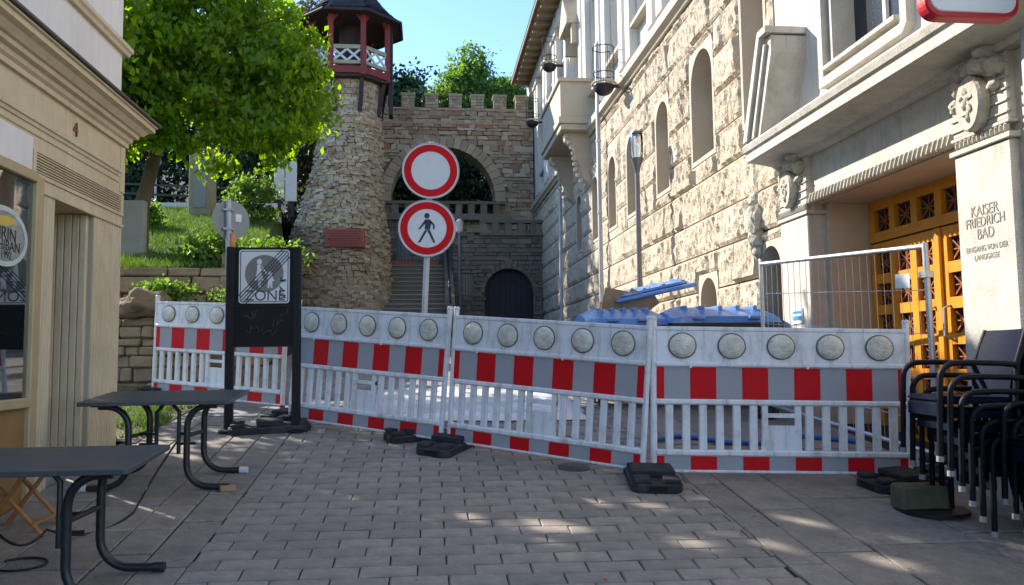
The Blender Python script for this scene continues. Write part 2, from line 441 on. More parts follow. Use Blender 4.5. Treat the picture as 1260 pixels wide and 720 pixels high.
# slabs along both sides
slabs = []
def columns(bounds, lens, ymax):
    for i in range(len(bounds)-1):
        a, b = bounds[i], bounds[i+1]; y = 3.9 + random.uniform(0, .4)
        while y < ymax:
            l = random.uniform(*lens[i]); slabs.append((a, b, y, y+l)); y += l
columns([-2.9,-2.42,-1.91,-1.65,XL], [(.5,.75),(.5,.8),(.4,.7),(.5,.9)], 22)
columns([XR,2.38,2.80,3.58,4.42], [(.6,1.1),(.55,.9),(.8,1.15),(.9,1.3)], 22)
ns = 0
for (a, b, y0, y1) in slabs:
    if y0 < (9.2 if a < 0 else 7.2):
        q = stone_mesh(b-a-.012, y1-y0-.012, seed=ns); q.materials.append(MATS['slab'])
        o = bpy.data.objects.new('paving_slab', q); col.objects.link(o); o.parent = pav; ns += 1
        xc, yc = (a+b)/2, (y0+y1)/2
        o.location = (xc, yc, G(xc, yc)+random.uniform(-.004, .004)-.001)
        o.rotation_euler = (PSL if yc < 9 else math.atan(.088), .012+random.uniform(-.003,.003), random.uniform(-.003,.003))
    else: far_stone(far, a+.005, b-.005, y0+.005, y1-.005)
fo = build('distant_paving', far, 'paver_far', pav, fixn=False); fo['kind'] = 'stuff'

# ------------------------------------------------------------------ hill on the left
def wallx(y): return -2.75 - (y-13)*.125           # right border of the hill
def hz(x, y):
    z = 3.22 + .29*(y-13) if y < 22 else 5.83 + .115*(y-22)
    return z + .12*noise.noise(Vector((x*.5, y*.5, 0))) + max(0, -x-6)*.06
mb = MB(); NXH, NYH = 30, 44
for j in range(NYH+1):
    y = 12.9 + (33.6-12.9)*j/NYH
    for i in range(NXH+1):
        xr = wallx(y); x = xr + (-30-xr)*(i/NXH)**1.6
        mb.v.append((x, y, hz(x, y)))
for j in range(NYH):
    for i in range(NXH):
        a = j*(NXH+1)+i; mb.f.append((a, a+1, a+NXH+2, a+NXH+1))
struct('grass_slope', mb, 'turf', smooth=True)
# grass and ground cover
def blades(n, fx, h, w, name, label):
    P = np.array([fx() for _ in range(n)])
    H = rng.uniform(.5, 1.2, n)*h; th = rng.uniform(0, 2*np.pi, n); lean = rng.normal(0, .35, (n, 2))*H[:,None]
    s = np.stack([np.cos(th), np.sin(th), 0*th], 1)*w
    V = np.empty((n, 3, 3)); V[:,0] = P-s; V[:,1] = P+s; V[:,2] = P; V[:,2,2] += H; V[:,2,:2] += lean
    return tri_mesh(name, V.reshape(-1, 3), 3, 'grass_blade')
def tri_mesh(name, V, k, m, parent=None):
    n = len(V)//k; me = bpy.data.meshes.new(name)
    off = np.array(rootloc(parent)) if parent else np.zeros(3)
    me.vertices.add(len(V)); me.vertices.foreach_set('co', (V-off).astype(np.float32).ravel())
    me.loops.add(len(V)); me.loops.foreach_set('vertex_index', np.arange(len(V), dtype=np.int32))
    me.polygons.add(n); me.polygons.foreach_set('loop_start', np.arange(0, len(V), k, dtype=np.int32))
    me.polygons.foreach_set('loop_total', np.full(n, k, dtype=np.int32))
    me.update(calc_edges=True); me.validate(); me.materials.append(MATS[m])
    o = bpy.data.objects.new(name, me); col.objects.link(o)
    if parent: o.parent = parent
    return o
def fx():
    y = 13.0 + 10*random.random()**1.3; x = wallx(y)-.02-random.random()*6.5
    return (x, y, hz(x, y)-.02)
o = blades(42000, fx, .13, .012, 'grass', ''); o['kind'] = 'stuff'; tag(o, 'rough green grass covering the bank above the retaining wall', 'grass')

def leaves(name, C, m, L, parent=None, droop=.5, W=.6):
    n = len(C)
    a = rng.normal(0, 1, (n, 3)); a[:,2] -= droop*2; a /= np.linalg.norm(a, axis=1)[:,None]
    b = np.cross(a, rng.normal(0, 1, (n, 3))); b /= np.linalg.norm(b, axis=1)[:,None]
    nn = np.cross(a, b)
    l = rng.uniform(.5, 1.4, n)[:,None]*L
    V = np.empty((n, 4, 3))
    V[:,0] = C-a*l*.5; V[:,1] = C+b*l*W*.5+nn*l*.10+a*l*.05; V[:,2] = C+a*l*.5; V[:,3] = C-b*l*W*.5+nn*l*.10+a*l*.05
    return tri_mesh(name, V.reshape(-1, 3), 4, m, parent)
def crown_points(blobs, n, clump, per=None, shell=.75):
    # leaf clumps spread through a set of ellipsoids; gaps stay open between clumps
    vol = np.array([b[3]*b[4]*b[5] for b in blobs]); vol = vol/vol.sum(); out = []; tips = []
    per = per or 60
    for b, w in zip(blobs, vol):
        k = max(3, int(n*w/per))
        d = rng.normal(0, 1, (k, 3)); d /= np.linalg.norm(d, axis=1)[:,None]
        rad = rng.uniform(shell**3, 1, k)**(1/3)*rng.uniform(.82, 1.06, k)
        inner = rng.random(k) < .25; rad[inner] = rng.uniform(.2, .8, inner.sum())
        T = np.array(b[:3]) + d*rad[:,None]*np.array(b[3:6]); tips.append(T)
        for t in T:
            q = rng.normal(0, 1, (per, 3))*clump*rng.uniform(.6, 1.3)*np.array([1, 1, .55]); 
            q[:,2] -= .25*np.linalg.norm(q[:,:2], axis=1)
            out.append(t+q)
    return np.concatenate(out), np.concatenate(tips)
GAPS = [((498,640),.10),((540,648),.13),((575,643),.17),((610,650),.20),((650,655),.20),((690,650),.16),((735,618),.09),((800,622),.10),((860,612),.08),((395,603),.06),((425,612),.07),((850,668),.10),((985,640),.10),((1095,690),.12),((960,672),.09),((1010,600),.06),((700,690),.10)]
def cut_sun_gaps(P):  # shapes crowns for light: leaves cleared so sun dapples reach chosen paving
    keep = np.ones(len(P), bool); d = np.array(SUN_TO)
    for (px, py), r_ in GAPS:
        q = np.array(ground(px, py)); v = P-q; t_ = v@d
        keep &= np.linalg.norm(v-t_[:,None]*d, axis=1) > r_
    return P[keep]
def tree(name, label, base, trunk, blobs, n, clump, L, m, group=None, per=60, limbs=14, r0=.2, droop=.5, trunks=None):
    t = thing(name, label, 'tree', base, group)
    P, tips = crown_points(blobs, n, clump, per)
    mbt = MB(); k = len(trunk)
    mbt.tube(trunk, r0, 9, [r0*(1.25-.8*i/(k-1)) if i else r0*1.5 for i in range(k)])
    for tr in (trunks or []): mbt.tube(tr, r0*.7, 8, [r0*.8*(1-.5*i/(len(tr)-1)) for i in range(len(tr))])
    build('trunk', mbt, 'bark', t, smooth=True)
    for i in range(limbs):
        tp = Vector(tips[int(len(tips)*(i+.5)/limbs)]); s = Vector(trunk[-1]).lerp(Vector(trunk[-2]), random.uniform(0, .9))
        mid = s.lerp(tp, .5)+Vector((random.uniform(-.2,.2), random.uniform(-.2,.2), .25))
        build('limb', MB().tube([s, s.lerp(mid, .5)+Vector((0,0,.1)), mid, tp], .05, 6, [r0*.45, r0*.33, r0*.2, .012]), 'bark', t, smooth=True)
    leaves('crown', cut_sun_gaps(P), m, L, t, droop)
    return t

mb = MB(); NV = 26
for j in range(NV+1):
    for i in range(NV+1):
        x = -7+4.25*i/NV; y = 8.1+5.0*j/NV; e = min(1, (NV-i)/4)
        mb.v.append((x, y, G(x, y)+.01+e*(.05+.07*noise.noise(Vector((x*2.2, y*2.2, 4))))))
for j in range(NV):
    for i in range(NV): a = j*(NV+1)+i; mb.f.append((a, a+1, a+NV+2, a+NV+1))
struct('verge', mb, 'earth', smooth=True)
def fv():
    y = random.uniform(8.2, 11.6); x = random.uniform(-4.6, -2.72)
    while noise.noise(Vector((x*1.7, y*1.7, 2))) < -.05: y = random.uniform(8.2, 11.6); x = random.uniform(-4.6, -2.72)
    return (x, y, G(x, y)+.03)
o = blades(5000, fv, .09, .008, 'weeds', ''); o['kind'] = 'stuff'; tag(o, 'patchy weeds on the bare verge beside the shop corner', 'weeds')
# retaining wall of the bank, built of single stones
def stone_wall(name, label, x0, y0, x1, y1, ztop, ch, cl, depth=.4, mname='wall_stone'):
    t = thing(name, label, 'wall', ((x0+x1)/2, (y0+y1)/2, G((x0+x1)/2, (y0+y1)/2)-.1))
    d = Vector((x1-x0, y1-y0, 0)); Lw = d.length; d.normalize(); nrm = Vector((d.y, -d.x, 0))
    zb = min(G(x0, y0), G(x1, y1))-.1
    core = MB(); m0 = Matrix((d, -nrm, Vector((0,0,1)))).transposed()
    core.obox(Vector((x0, y0, 0))+d*Lw/2-nrm*(depth/2+.05)+Vector((0,0,(zb+ztop-.06)/2)), (Lw, depth, ztop-.06-zb), m0)
    build('core', core, 'mortar_dark', t)
    z = zb; top = ztop
    while z < top-.05:
        h = random.uniform(*ch); 
        if z+h > top-.06: h = top-z
        s = -random.uniform(0, .2)
        while s < Lw:
            l = random.uniform(*cl); a, b = max(0, s), min(Lw, s+l)
            if b-a > .06:
                c = Vector((x0, y0, z+h/2))+d*((a+b)/2)+nrm*random.uniform(-.03, .04)
                build('stone', MB().obox(c-nrm*.08, (b-a-.015, .26, h-.012), m0, .06), mname, t, bev=.02)
            s += l
        z += h
    return t
stone_wall('retaining_wall', 'low brown stone retaining wall holding up the grassy bank', -6.6, 12.75, -2.75, 12.95, 3.26, (.16,.30), (.3,.75))
stone_wall('retaining_wall', 'long stone wall running from the bank towards the round tower', -2.72, 13.0, wallx(28.3)+.02, 28.3, 3.55, (.3,.45), (.8,1.6))
# side strip of the bank above the long wall is closed by a steep earth face
mb = MB()
for i in range(16):
    y = 13+15.6*i/15; mb.v += [(wallx(y)-.02, y, G(0, y)-.1), (wallx(y)-.3, y, hz(wallx(y)-.3, y)+.02)]
for i in range(15): mb.f.append((2*i, 2*i+2, 2*i+3, 2*i+1))
struct('bank_edge', mb, 'turf')
# low pile of old wall between shop and barrier
stone_wall('old_wall', 'crumbling pale stone wall stub beside the beige shop corner', -4.75, 11.9, -3.15, 11.75, 2.42, (.10,.22), (.16,.5), .3)
def boulder(loc, s, label, sd):
    bm = bmesh.new(); bmesh.ops.create_icosphere(bm, subdivisions=4, radius=1)
    for v in bm.verts:
        p = v.co.copy(); k = 1.1+.45*noise.noise(p*1.2+Vector((sd,0,0)))-.35*abs(noise.noise(p*2.6+Vector((0,sd,0))))-.12*abs(noise.noise(p*7+Vector((0,sd,0))))
        v.co = Vector((p.x*s[0], p.y*s[1], p.z*s[2]))*k
    me = bpy.data.meshes.new('boulder'); bm.to_mesh(me); bm.free()
    me.polygons.foreach_set('use_smooth', [True]*len(me.polygons)); me.materials.append(MATS['boulder'])
    o = bpy.data.objects.new('boulder', me); col.objects.link(o); o.location = loc
    return tag(o, label, 'rock')
boulder((-3.95, 11.85, 2.62), (.34,.24,.22), 'large tan boulder lying on the crumbling wall stub', 1.3)
boulder((-3.42, 11.85, 2.50), (.22,.2,.16), 'small pale boulder beside the large tan one', 4.7)
boulder((-3.02, 11.9, 2.44), (.15,.15,.12), 'small whitish rock at the end of the wall stub', 8.7)

# stele, pillar, information board, railing on the bank
p = onY(163, 312, 14.4)
t = thing('stele', 'weathered grey concrete slab standing upright on the grassy bank', 'stele', (p.x, p.y, hz(p.x, p.y)-.15))
z0 = hz(p.x, p.y)-.15
build('slab', MB().box(p.x-.24, p.x+.20, p.y-.08, p.y+.1, z0, z0+1.12), 'concrete', t, bev=.02)
build('base', MB().box(p.x-.3, p.x+.26, p.y-.14, p.y+.16, z0-.1, z0+.16), 'concrete', t, bev=.02)
p = onY(249, 256, 20.5); z0 = hz(p.x, p.y)-.1
t = thing('stone_pillar', 'square ochre stone pillar with sunk panels under the big tree', 'pillar', (p.x, p.y, z0))
build('shaft', MB().box(p.x-.27, p.x+.27, p.y-.25, p.y+.25, z0, z0+1.75), 'pillar_stone', t, bev=.02)
build('panel', MB().box(p.x-.15, p.x+.15, p.y-.27, p.y-.24, z0+.25, z0+1.4), 'concrete', t, bev=.01)
build('cap', MB().box(p.x-.33, p.x+.33, p.y-.31, p.y+.31, z0+1.75, z0+1.9), 'pillar_stone', t, bev=.02)
p = onY(350, 250, 21.5); z0 = hz(p.x, p.y)-.1
t = thing('information_board', 'pale double information board on two dark posts by the bank top', 'sign', (p.x, p.y, z0))
for s in (-.13, .2):
    build('post', MB().box(p.x+s-.04, p.x+s+.04, p.y-.03, p.y+.05, z0, z0+1.5), 'iron', t)
build('panel', MB().box(p.x-.26, p.x+.0, p.y-.09, p.y-.035, z0+.45, z0+1.5), 'sign_white', t, bev=.008)
build('panel', MB().box(p.x+.03, p.x+.32, p.y-.09, p.y-.035, z0+.4, z0+1.45), 'sign_white', t, bev=.008)
t = thing('railing', 'dark metal railing along the path at the top of the bank', 'railing', (-6, 22.6, hz(-6, 22.6)-.05))
px = -10
while px < -4.1:
    build('post', MB().box(px-.035, px+.035, 22.57, 22.64, hz(px, 22.6)-.06, hz(px, 22.6)+.62), 'metal_rail', t); px += 1.25
for dz in (.3, .56):
    build('rail', MB().bar((-10, 22.6, hz(-10, 22.6)+dz), (-4.1, 22.6, hz(-4.1, 22.6)+dz), .05), 'metal_rail', t)
mb = MB().box(-11, -4.3, 24.2, 24.5, hz(-7, 24.2)-.25, hz(-7, 24.2)+.30)
tag(build('garden_wall', mb, 'white_wall', loc=(-7, 24.3, hz(-7, 24.2)-.2)), 'low white wall along the path behind the dark railing', 'wall')
p = onY(191, 250, 23.2); z0 = hz(p.x, p.y)
t = thing('path_sign', 'thin grey pole with pale round sign beyond the bank', 'sign', (p.x, p.y, z0))
build('pole', MB().tube([(p.x, p.y, z0-.1), (p.x, p.y, z0+1.9)], .03), 'pole_grey', t)
build('disc', MB().lathe([(.16, -.01), (.16, .01)], 20, (p.x, p.y-.05, z0+1.35), 'y'), 'sign_back', t)

# ------------------------------------------------------------------ left shop building
SX = -2.9; SE = 8.05
ZC = G(SX, 6)-.3
t = SHOP = thing('shop_building', 'beige corner shop with cornice, louvre strip and recessed fluted doorway', 'building', (SX, 5, G(SX, 5)))
build('upper_wall', MB().box(SX-6, SX-.02, -3, SE-.06, 4.0, 12.5), 'cream_plaster', t)
build('roof', MB().box(SX-6.3, SX+.35, -3.2, SE+.3, 12.5, 12.75), 'cornice_top', t)
def moulding(name, prof, y0, y1, m, par):   # profile of (outward, z), run along the street and returned round the corner
    mbm = MB(); n = len(prof)
    vs = [(SX-.02, y0, prof[0][1])]
    vs = [(SX+o, y0, z) for o, z in prof]+[(SX+o, SE+o if y1 is None else y1, z) for o, z in prof]
    if y1 is None: vs += [(SX-3, SE+o, z) for o, z in prof]
    k = 2 if y1 is None else 1
    fs = []
    for s in range(k):
        for i in range(n-1): fs.append((s*n+i, s*n+i+1, (s+1)*n+i+1, (s+1)*n+i))
    fs.append(tuple(range(n))); fs.append(tuple(k*n+i for i in range(n))[::-1])
    mbm.add(vs, fs); return build(name, mbm, m, par)
co = moulding('cornice', [(-.1,3.88),(.03,3.88),(.03,3.92),(.055,3.94),(.06,3.975),(.10,3.985),(.105,4.02),(.13,4.025),(.17,4.07),(.215,4.085),(.215,4.125),(.235,4.13),(.235,4.145),(-.1,4.20)], -3, None, 'beige_paint', t)
moulding('cornice_roof', [(-.1,4.205),(.255,4.148),(.262,4.155),(.262,4.172),(-.03,4.318),(-.1,4.32)], -3, None, 'cornice_top', co)
moulding('wall_band', [(-.1,4.78),(.02,4.78),(.03,4.81),(.05,4.83),(.05,4.865),(.02,4.90),(-.1,4.91)], -3, None, 'beige_paint', t)
build('fascia', MB().box(SX-.4, SX, -3, SE, 3.40, 3.90), 'beige_paint', t)
moulding('fascia_moulding', [(-.1,3.575),(.012,3.575),(.016,3.60),(.03,3.607),(.03,3.632),(.018,3.645),(-.1,3.65)], -3, SE-.12, 'beige_paint', t)
moulding('fascia_bead', [(-.1,3.515),(.01,3.515),(.012,3.53),(-.1,3.535)], -3, SE-.12, 'beige_paint', t)
build('corner_block', MB().box(SX-.2, SX+.012, SE-.10, SE+.006, 3.43, 3.875), 'beige_paint', t, bev=.004)
# louvre grille
gr = build('louvre_grille', MB().box(SX-.4, SX-.05, 6.25, SE-.02, 3.225, 3.40), 'dark_gap', t)
for i in range(7):
    z = 3.25+i*.0215
    build('slat', MB().box(SX-.03, SX+.004, 6.3, SE-.06, z, z+.0095), 'beige_paint', gr)
build('frame', MB().box(SX-.06, SX+.008, 6.25, 6.30, 3.225, 3.41).box(SX-.06, SX+.008, SE-.06, SE-.004, 3.225, 3.41).box(SX-.06, SX+.010, 6.25, SE-.004, 3.21, 3.238), 'beige_paint', gr)
build('sign_panel', MB().box(SX-.08, SX+.008, -3, 6.24, 3.24, 3.49), 'cream_plaster', t, bev=.004)
build('door_beam', MB().box(SX-.45, SX-.003, 6.42, SE-.002, 3.115, 3.209), 'beige_paint', t)
build('beam_bead', MB().box(SX-.02, SX+.012, 6.42, SE+.003, 3.10, 3.13), 'beige_paint', t, bev=.003)
# fluted pilasters: every reed is a board
def fluted(y0, y1, zt, par, n, name='fluted_pilaster'):
    zb = G(SX, y0)-.15
    f = build(name, MB().box(SX-.45, SX-.018, y0, y1, zb, zt), 'beige_dark', par)
    w = (y1-y0)/n
    for i in range(n):
        build('reed', MB().box(SX-.03, SX-.002, y0+i*w+.006, y0+(i+1)*w-.004, zb+.02, zt-.002), 'beige_paint', f, bev=.005)
    return f
fluted(7.41, SE-.004, 3.115, t, 11)
fluted(6.42, 6.65, 3.115, t, 5)
# doorway recess
dz = G(SX, 7)-.15
rc = build('doorway_recess', MB().box(SX-.95, SX-.90, 6.5, 7.6, dz, 3.2), 'beige_dark', t)
w = .062
for i in range(7):
    x = SX-.05-i*w
    build('reed', MB().box(x-w+.006, x, 7.36, 7.409, dz, 3.114), 'beige_paint', rc, bev=.006)
build('door', MB().box(SX-.62, SX-.57, 6.5, 7.42, dz, 2.75), 'beige_paint', t, bev=.006)
build('transom', MB().box(SX-.62, SX-.56, 6.5, 7.42, 2.78, 3.1), 'beige_dark', t)
build('soffit', MB().box(SX-.6, SX-.46, 6.4, 7.45, 3.117, 3.19), 'beige_dark', t)
build('door_step', MB().box(SX-.6, SX-.01, 6.6, 7.42, dz, G(SX, 6.9)+.06), 'concrete', t, bev=.01)
# shop window
zb = G(SX, 5)-.3
wf = build('window_frame', MB().box(SX-.10, SX+.025, 6.29, 6.40, zb+.1, 3.215).box(SX-.1, SX+.03, -3, 6.29, 3.16, 3.235).box(SX-.1, SX+.035, -3, 6.29, 1.50, 1.57), 'gold_frame', t, bev=.006)
build('stall_riser', MB().box(SX-.2, SX-.01, -3, 6.29, zb, 1.50), 'brown_panel', t)
build('glass', MB().box(SX-.012, SX-.006, -3, 6.29, 1.57, 3.16), 'shop_glass', wf)
build('interior', MB().add([(SX-.9,-3,1.4),(SX-.9,6.45,1.4),(SX-.9,6.45,3.3),(SX-.9,-3,3.3)], [(0,1,2,3)]).box(SX-.9, SX-.13, 6.41, 6.45, 1.4, 3.3).box(SX-.9, SX-.13, -3, 6.41, 1.38, 1.45), 'interior', t)
def fm(y, z, x=SX): return frame_matrix((x, y, z), (0,1,0), (0,0,1))
text('house_number', '4', .17, 'number_brown', t, fm(6.95, 3.745, SX+.008), .006)
# decal and poster behind the glass
pts = [(5.90+.33*math.cos(a), 2.70+.21*math.sin(a)) for a in np.linspace(0, 2*math.pi, 40)[:-1]]
pin = [(5.90+.285*math.cos(a), 2.70+.175*math.sin(a)) for a in np.linspace(0, 2*math.pi, 40)[:-1]]
mb = MB(); n = len(pts)
mb.add([(SX-.003, *q) for q in pts]+[(SX-.003, *q) for q in pin], [(i, (i+1)%n, n+(i+1)%n, n+i) for i in range(n)])
dc = build('decal_ring', mb, 'decal_pale', wf)
build('decal_film', MB().add([(SX-.004, *q) for q in pin], [tuple(range(len(pin)))]), 'decal_film', wf)
text('decal_text', 'KIRIN', .13, 'sign_black', t, fm(5.90, 2.715, SX-.0015), .0005)
text('decal_text', 'ICHIBAN', .105, 'sign_black', t, fm(5.915, 2.635, SX-.0015), .0005)
text('decal_text', '1992', .075, 'sign_black', t, fm(5.93, 2.57, SX-.0015), .0005)
build('decal_mark', MB().prism([(5.80,2.77),(5.93,2.775),(6.02,2.80),(6.06,2.79),(6.04,2.83),(5.95,2.85),(5.82,2.83)], SX-.005, SX-.003, 'yz'), 'decal_yellow', t)
po = thing('poster', 'dark blue poster with a pale face behind the shop glass', 'poster', (SX+.07-.09, 5.95, 1.85))
build('sheet', MB().box(SX+.07-.10, SX+.07-.094, 5.3, 6.24, 1.85, 2.50), 'poster_dark', po)
build('border', MB().box(SX+.07-.101, SX+.07-.092, 6.24, 6.255, 1.835, 2.5).box(SX+.07-.101, SX+.07-.092, 5.3, 6.24, 1.83, 1.85), 'sticker_white', po)
face = [(5.80,2.22),(5.83,2.16),(5.90,2.13),(5.97,2.15),(6.03,2.20),(6.05,2.27),(6.04,2.34),(5.98,2.40),(5.9,2.42),(5.83,2.38)]
build('face', MB().prism(face, SX+.07-.093, SX+.07-.0925, 'yz'), 'poster_face', po)
build('hair', MB().prism([(5.7,2.25),(5.78,2.44),(5.92,2.49),(6.07,2.44),(6.10,2.30),(6.06,2.20),(6.05,2.33),(5.98,2.41),(5.88,2.42),(5.81,2.37),(5.80,2.24)], SX+.07-.0925, SX+.07-.092, 'yz'), 'sign_black', po)
build('neck', MB().prism([(5.84,2.15),(5.96,2.15),(5.98,2.05),(6.04,2.0),(5.8,2.0)], SX+.07-.0935, SX+.07-.093, 'yz'), 'poster_face', po)
mb = MB()
for (a, b, c, d) in ((5.80,1.905,5.90,1.925),(5.88,1.90,5.93,1.95),(5.96,1.90,6.02,1.94),(5.97,1.945,5.99,1.95),(6.05,1.91,6.07,1.95),(6.09,1.90,6.12,1.955),(6.13,1.93,6.19,1.94),(6.14,1.955,6.18,1.96)):
    mb.bar((SX+.07-.0915, a, b), (SX+.07-.0915, c, d), .012, .002, (1,0,0))
build('lettering', mb, 'sticker_white', po)
build('underline', MB().bar((SX+.07-.0915, 6.05, 1.885), (SX+.07-.0915, 6.19, 1.892), .008, .002, (1,0,0)), 'poster_red', po)

# ------------------------------------------------------------------ right building (bath house)
BX = 4.42; Y0R = 9.70; Y1R = 33.2; ZS = 7.75
t = BATH = thing('bath_house', 'long sunlit bath house of rock faced stone with carved portal', 'building', (5.5, 18, G(5.5, 18)))
py_ = lambda px, z=225: onX(px, z, 4.4).y
holes = []     # (y0, y1, z0, ztop)
for (px, w, z0, zt) in ((865, 1.0, 5.0, 6.75), (815, .78, 4.9, 6.6), (776, .75, 4.9, 6.6), (752, .75, 4.9, 6.6), (731, .75, 4.9, 6.55), (711, .75, 4.9, 6.5)):
    yc = py_(px); holes.append((yc-w/2, yc+w/2, z0, zt))
holes.append((9.98, 10.72, 5.02, 7.55))
holes.append((12.02, 12.76, 1.55, 3.04))
holes.append((9.72, 10.34, .9, 3.22))
S = .07
outer = [(a-S, b+S, c-S, d+S) for a, b, c, d in holes]
# core behind the stones
rc = [(Y0R, Y1R, 0, ZS)]
for h in outer: rc = minus(rc, h)
mb = MB()
for (a, b, c, d) in rc: mb.box(4.50, 5.0, a, b, c, d)
wall = build('rusticated_wall', mb, 'rock_core', t)
build('inner_body', MB().box(5.35, 14, 3, Y1R-.05, -1, 13), 'pale_render', t)
# rock faced stones
def rock(a, b, c, d, sd):
    g = .013; a += g; b -= g; c += g; d -= g
    step = .042 if a < 16 else .075
    nu = max(2, int((b-a)/step)); nv = max(2, int((d-c)/step))
    m = MB(); tone = random.uniform(-.02, .02); sx = random.uniform(-.5, .5)*.06; sz = random.uniform(-.5, .5)*.06
    for j in range(nv+1):
        for i in range(nu+1):
            u, v = i/nu, j/nv; y = a+(b-a)*u; z = c+(d-c)*v
            e = min(min(u, 1-u)*(b-a), min(v, 1-v)*(d-c))
            k = min(1, e/.035)**.7
            n1 = noise.noise(Vector((y*2.6, z*2.0, sd*3.7))); n2 = abs(noise.noise(Vector((y*6.5+z*1.5, z*3.6, sd*1.9+9))))
            n3 = noise.noise(Vector((y*15, z*8, sd))); n4 = abs(noise.noise(Vector((y*11, z*7-y*3, sd+3))))
            rel = k*(.050 + .030*n1 - .042*n2 + .024*n3 - .036*n4 + sx*(u-.5) + sz*(v-.5)) + tone*k
            m.v.append((BX+.01-max(-.02, rel), y, z))
    for j in range(nv):
        for i in range(nu):
            q = j*(nu+1)+i; m.f.append((q, q+nu+1, q+nu+2, q+1))
    # side skirts
    rim = [i for i in range(nu+1)]+[(j+1)*(nu+1)-1 for j in range(1, nv+1)]+[nv*(nu+1)+i for i in range(nu-1, -1, -1)]+[j*(nu+1) for j in range(nv-1, 0, -1)]
    base = len(m.v); m.v += [(4.52, m.v[i][1], m.v[i][2]) for i in rim]
    for i in range(len(rim)): k2 = (i+1) % len(rim); m.f.append((rim[i], rim[k2], base+k2, base+i))
    return build('stone', m, 'rock_stone', wall, fixn=False)
z = 1.0; sd = 0
hts = [.62,.58,.64,.6,.56,.62,.58,.6,.62,.55,.6,.56]
ci = 0
while z < ZS-.05:
    h = hts[ci % len(hts)]
    if z+h > ZS-.15: h = ZS-z
    y = Y0R - (ci % 2)*.5
    while y < Y1R:
        l = random.uniform(.8, 1.5) if y < 20 else random.uniform(1.3, 2.1)
        a, b = max(y, Y0R), min(y+l, Y1R); y += l
        if b-a < .1 or z+h < G(4.4, a): continue
        rs = [(a, b, z, z+h)]
        for hh in outer: rs = minus(rs, hh)
        for q in rs:
            if q[1]-q[0] > .09 and q[3]-q[2] > .09: rock(*q, sd); sd += 1
    z += h; ci += 1
# window surrounds
def arch_window(y0, y1, z0, zt, S, par, front=4.415, back=4.86, arched=True, m='smooth_stone', barm=True):
    r = (y1-y0)/2; zsp = zt-r if arched else zt; yc = (y0+y1)/2
    inner = [(y0, z0), (y0, z0+(zsp-z0)*.5)]
    if arched: inner += [(yc-r*math.cos(R(k)), zsp+r*math.sin(R(k))) for k in range(0, 181, 12)]
    else: inner += [(y0, zt), (y1, zt)]
    inner += [(y1, z0+(zsp-z0)*.5), (y1, z0)]
    O = (y0-S, y1+S, z0-S, zt+S); outp = []
    for (y, zz) in inner:
        if zz <= zsp+1e-6 and arched or not arched:
            outp.append((O[0] if y < yc else O[1], zz if zz > z0 else O[2]) if not (not arched and zz == zt) else (O[0] if y < yc else O[1], O[3]))
        else:
            dy, dzv = y-yc, zz-zsp; sc = min((r+S)/abs(dy) if abs(dy) > 1e-6 else 9, (r+S)/dzv if dzv > 1e-6 else 9)
            outp.append((yc+dy*sc, zsp+dzv*sc))
    n = len(inner); mm = MB()
    mm.add([(front, *q) for q in inner]+[(front, *q) for q in outp]+[(back, *q) for q in inner]+[(4.55, *q) for q in outp],
           [f for i in range(n) for f in ((i, (i+1)%n, n+(i+1)%n, n+i), (i, 2*n+i, 2*n+(i+1)%n, (i+1)%n), (n+i, n+(i+1)%n, 3*n+(i+1)%n, 3*n+i))])
    w = build('window', mm, m, par)
    build('pane', MB().prism(inner, back-.05, back-.04, 'yz'), 'window_dark', w)
    if barm:
        build('window_bar', MB().box(back-.09, back-.05, yc-.025, yc+.025, z0, zsp).box(back-.09, back-.052, y0, y1, z0+(zsp-z0)*.6, z0+(zsp-z0)*.6+.05), 'sticker_white', w)
    return w
for i, h in enumerate(holes): arch_window(*h, S, t, arched=True, barm=(i < 2 or i == 6))
# carved bracket figure above the low arch
p = onX(931, 275, 4.38)
def lump(mb, c, s, seed, n=2):
    bm = bmesh.new(); bmesh.ops.create_icosphere(bm, subdivisions=n, radius=1)
    vs = []
    for v in bm.verts:
        q = v.co; k = 1.05+.3*noise.noise(q*1.7+Vector((seed,0,0)))-.30*abs(noise.noise(q*3.4+Vector((0,seed,0))))
        vs.append((c[0]+q.x*s[0]*k, c[1]+q.y*s[1]*k, c[2]+q.z*s[2]*k))
    fs = [tuple(v.index for v in f.verts) for f in bm.faces]; bm.free(); mb.add(vs, fs)
mb = MB()
for (dy, dzv, sy, sz, sx_) in ((0,.30,.10,.13,.11),(.01,.05,.17,.22,.15),(-.10,.08,.07,.18,.12),(.11,.0,.07,.16,.10),(.0,-.22,.13,.16,.12),(.0,-.36,.08,.12,.07)):
    lump(mb, (p.x, p.y+dy, p.z+dzv), (sx_, sy, sz), dy*50+dzv*9, 3)
build('carved_bracket', mb, 'carved_stone', t, smooth=True)

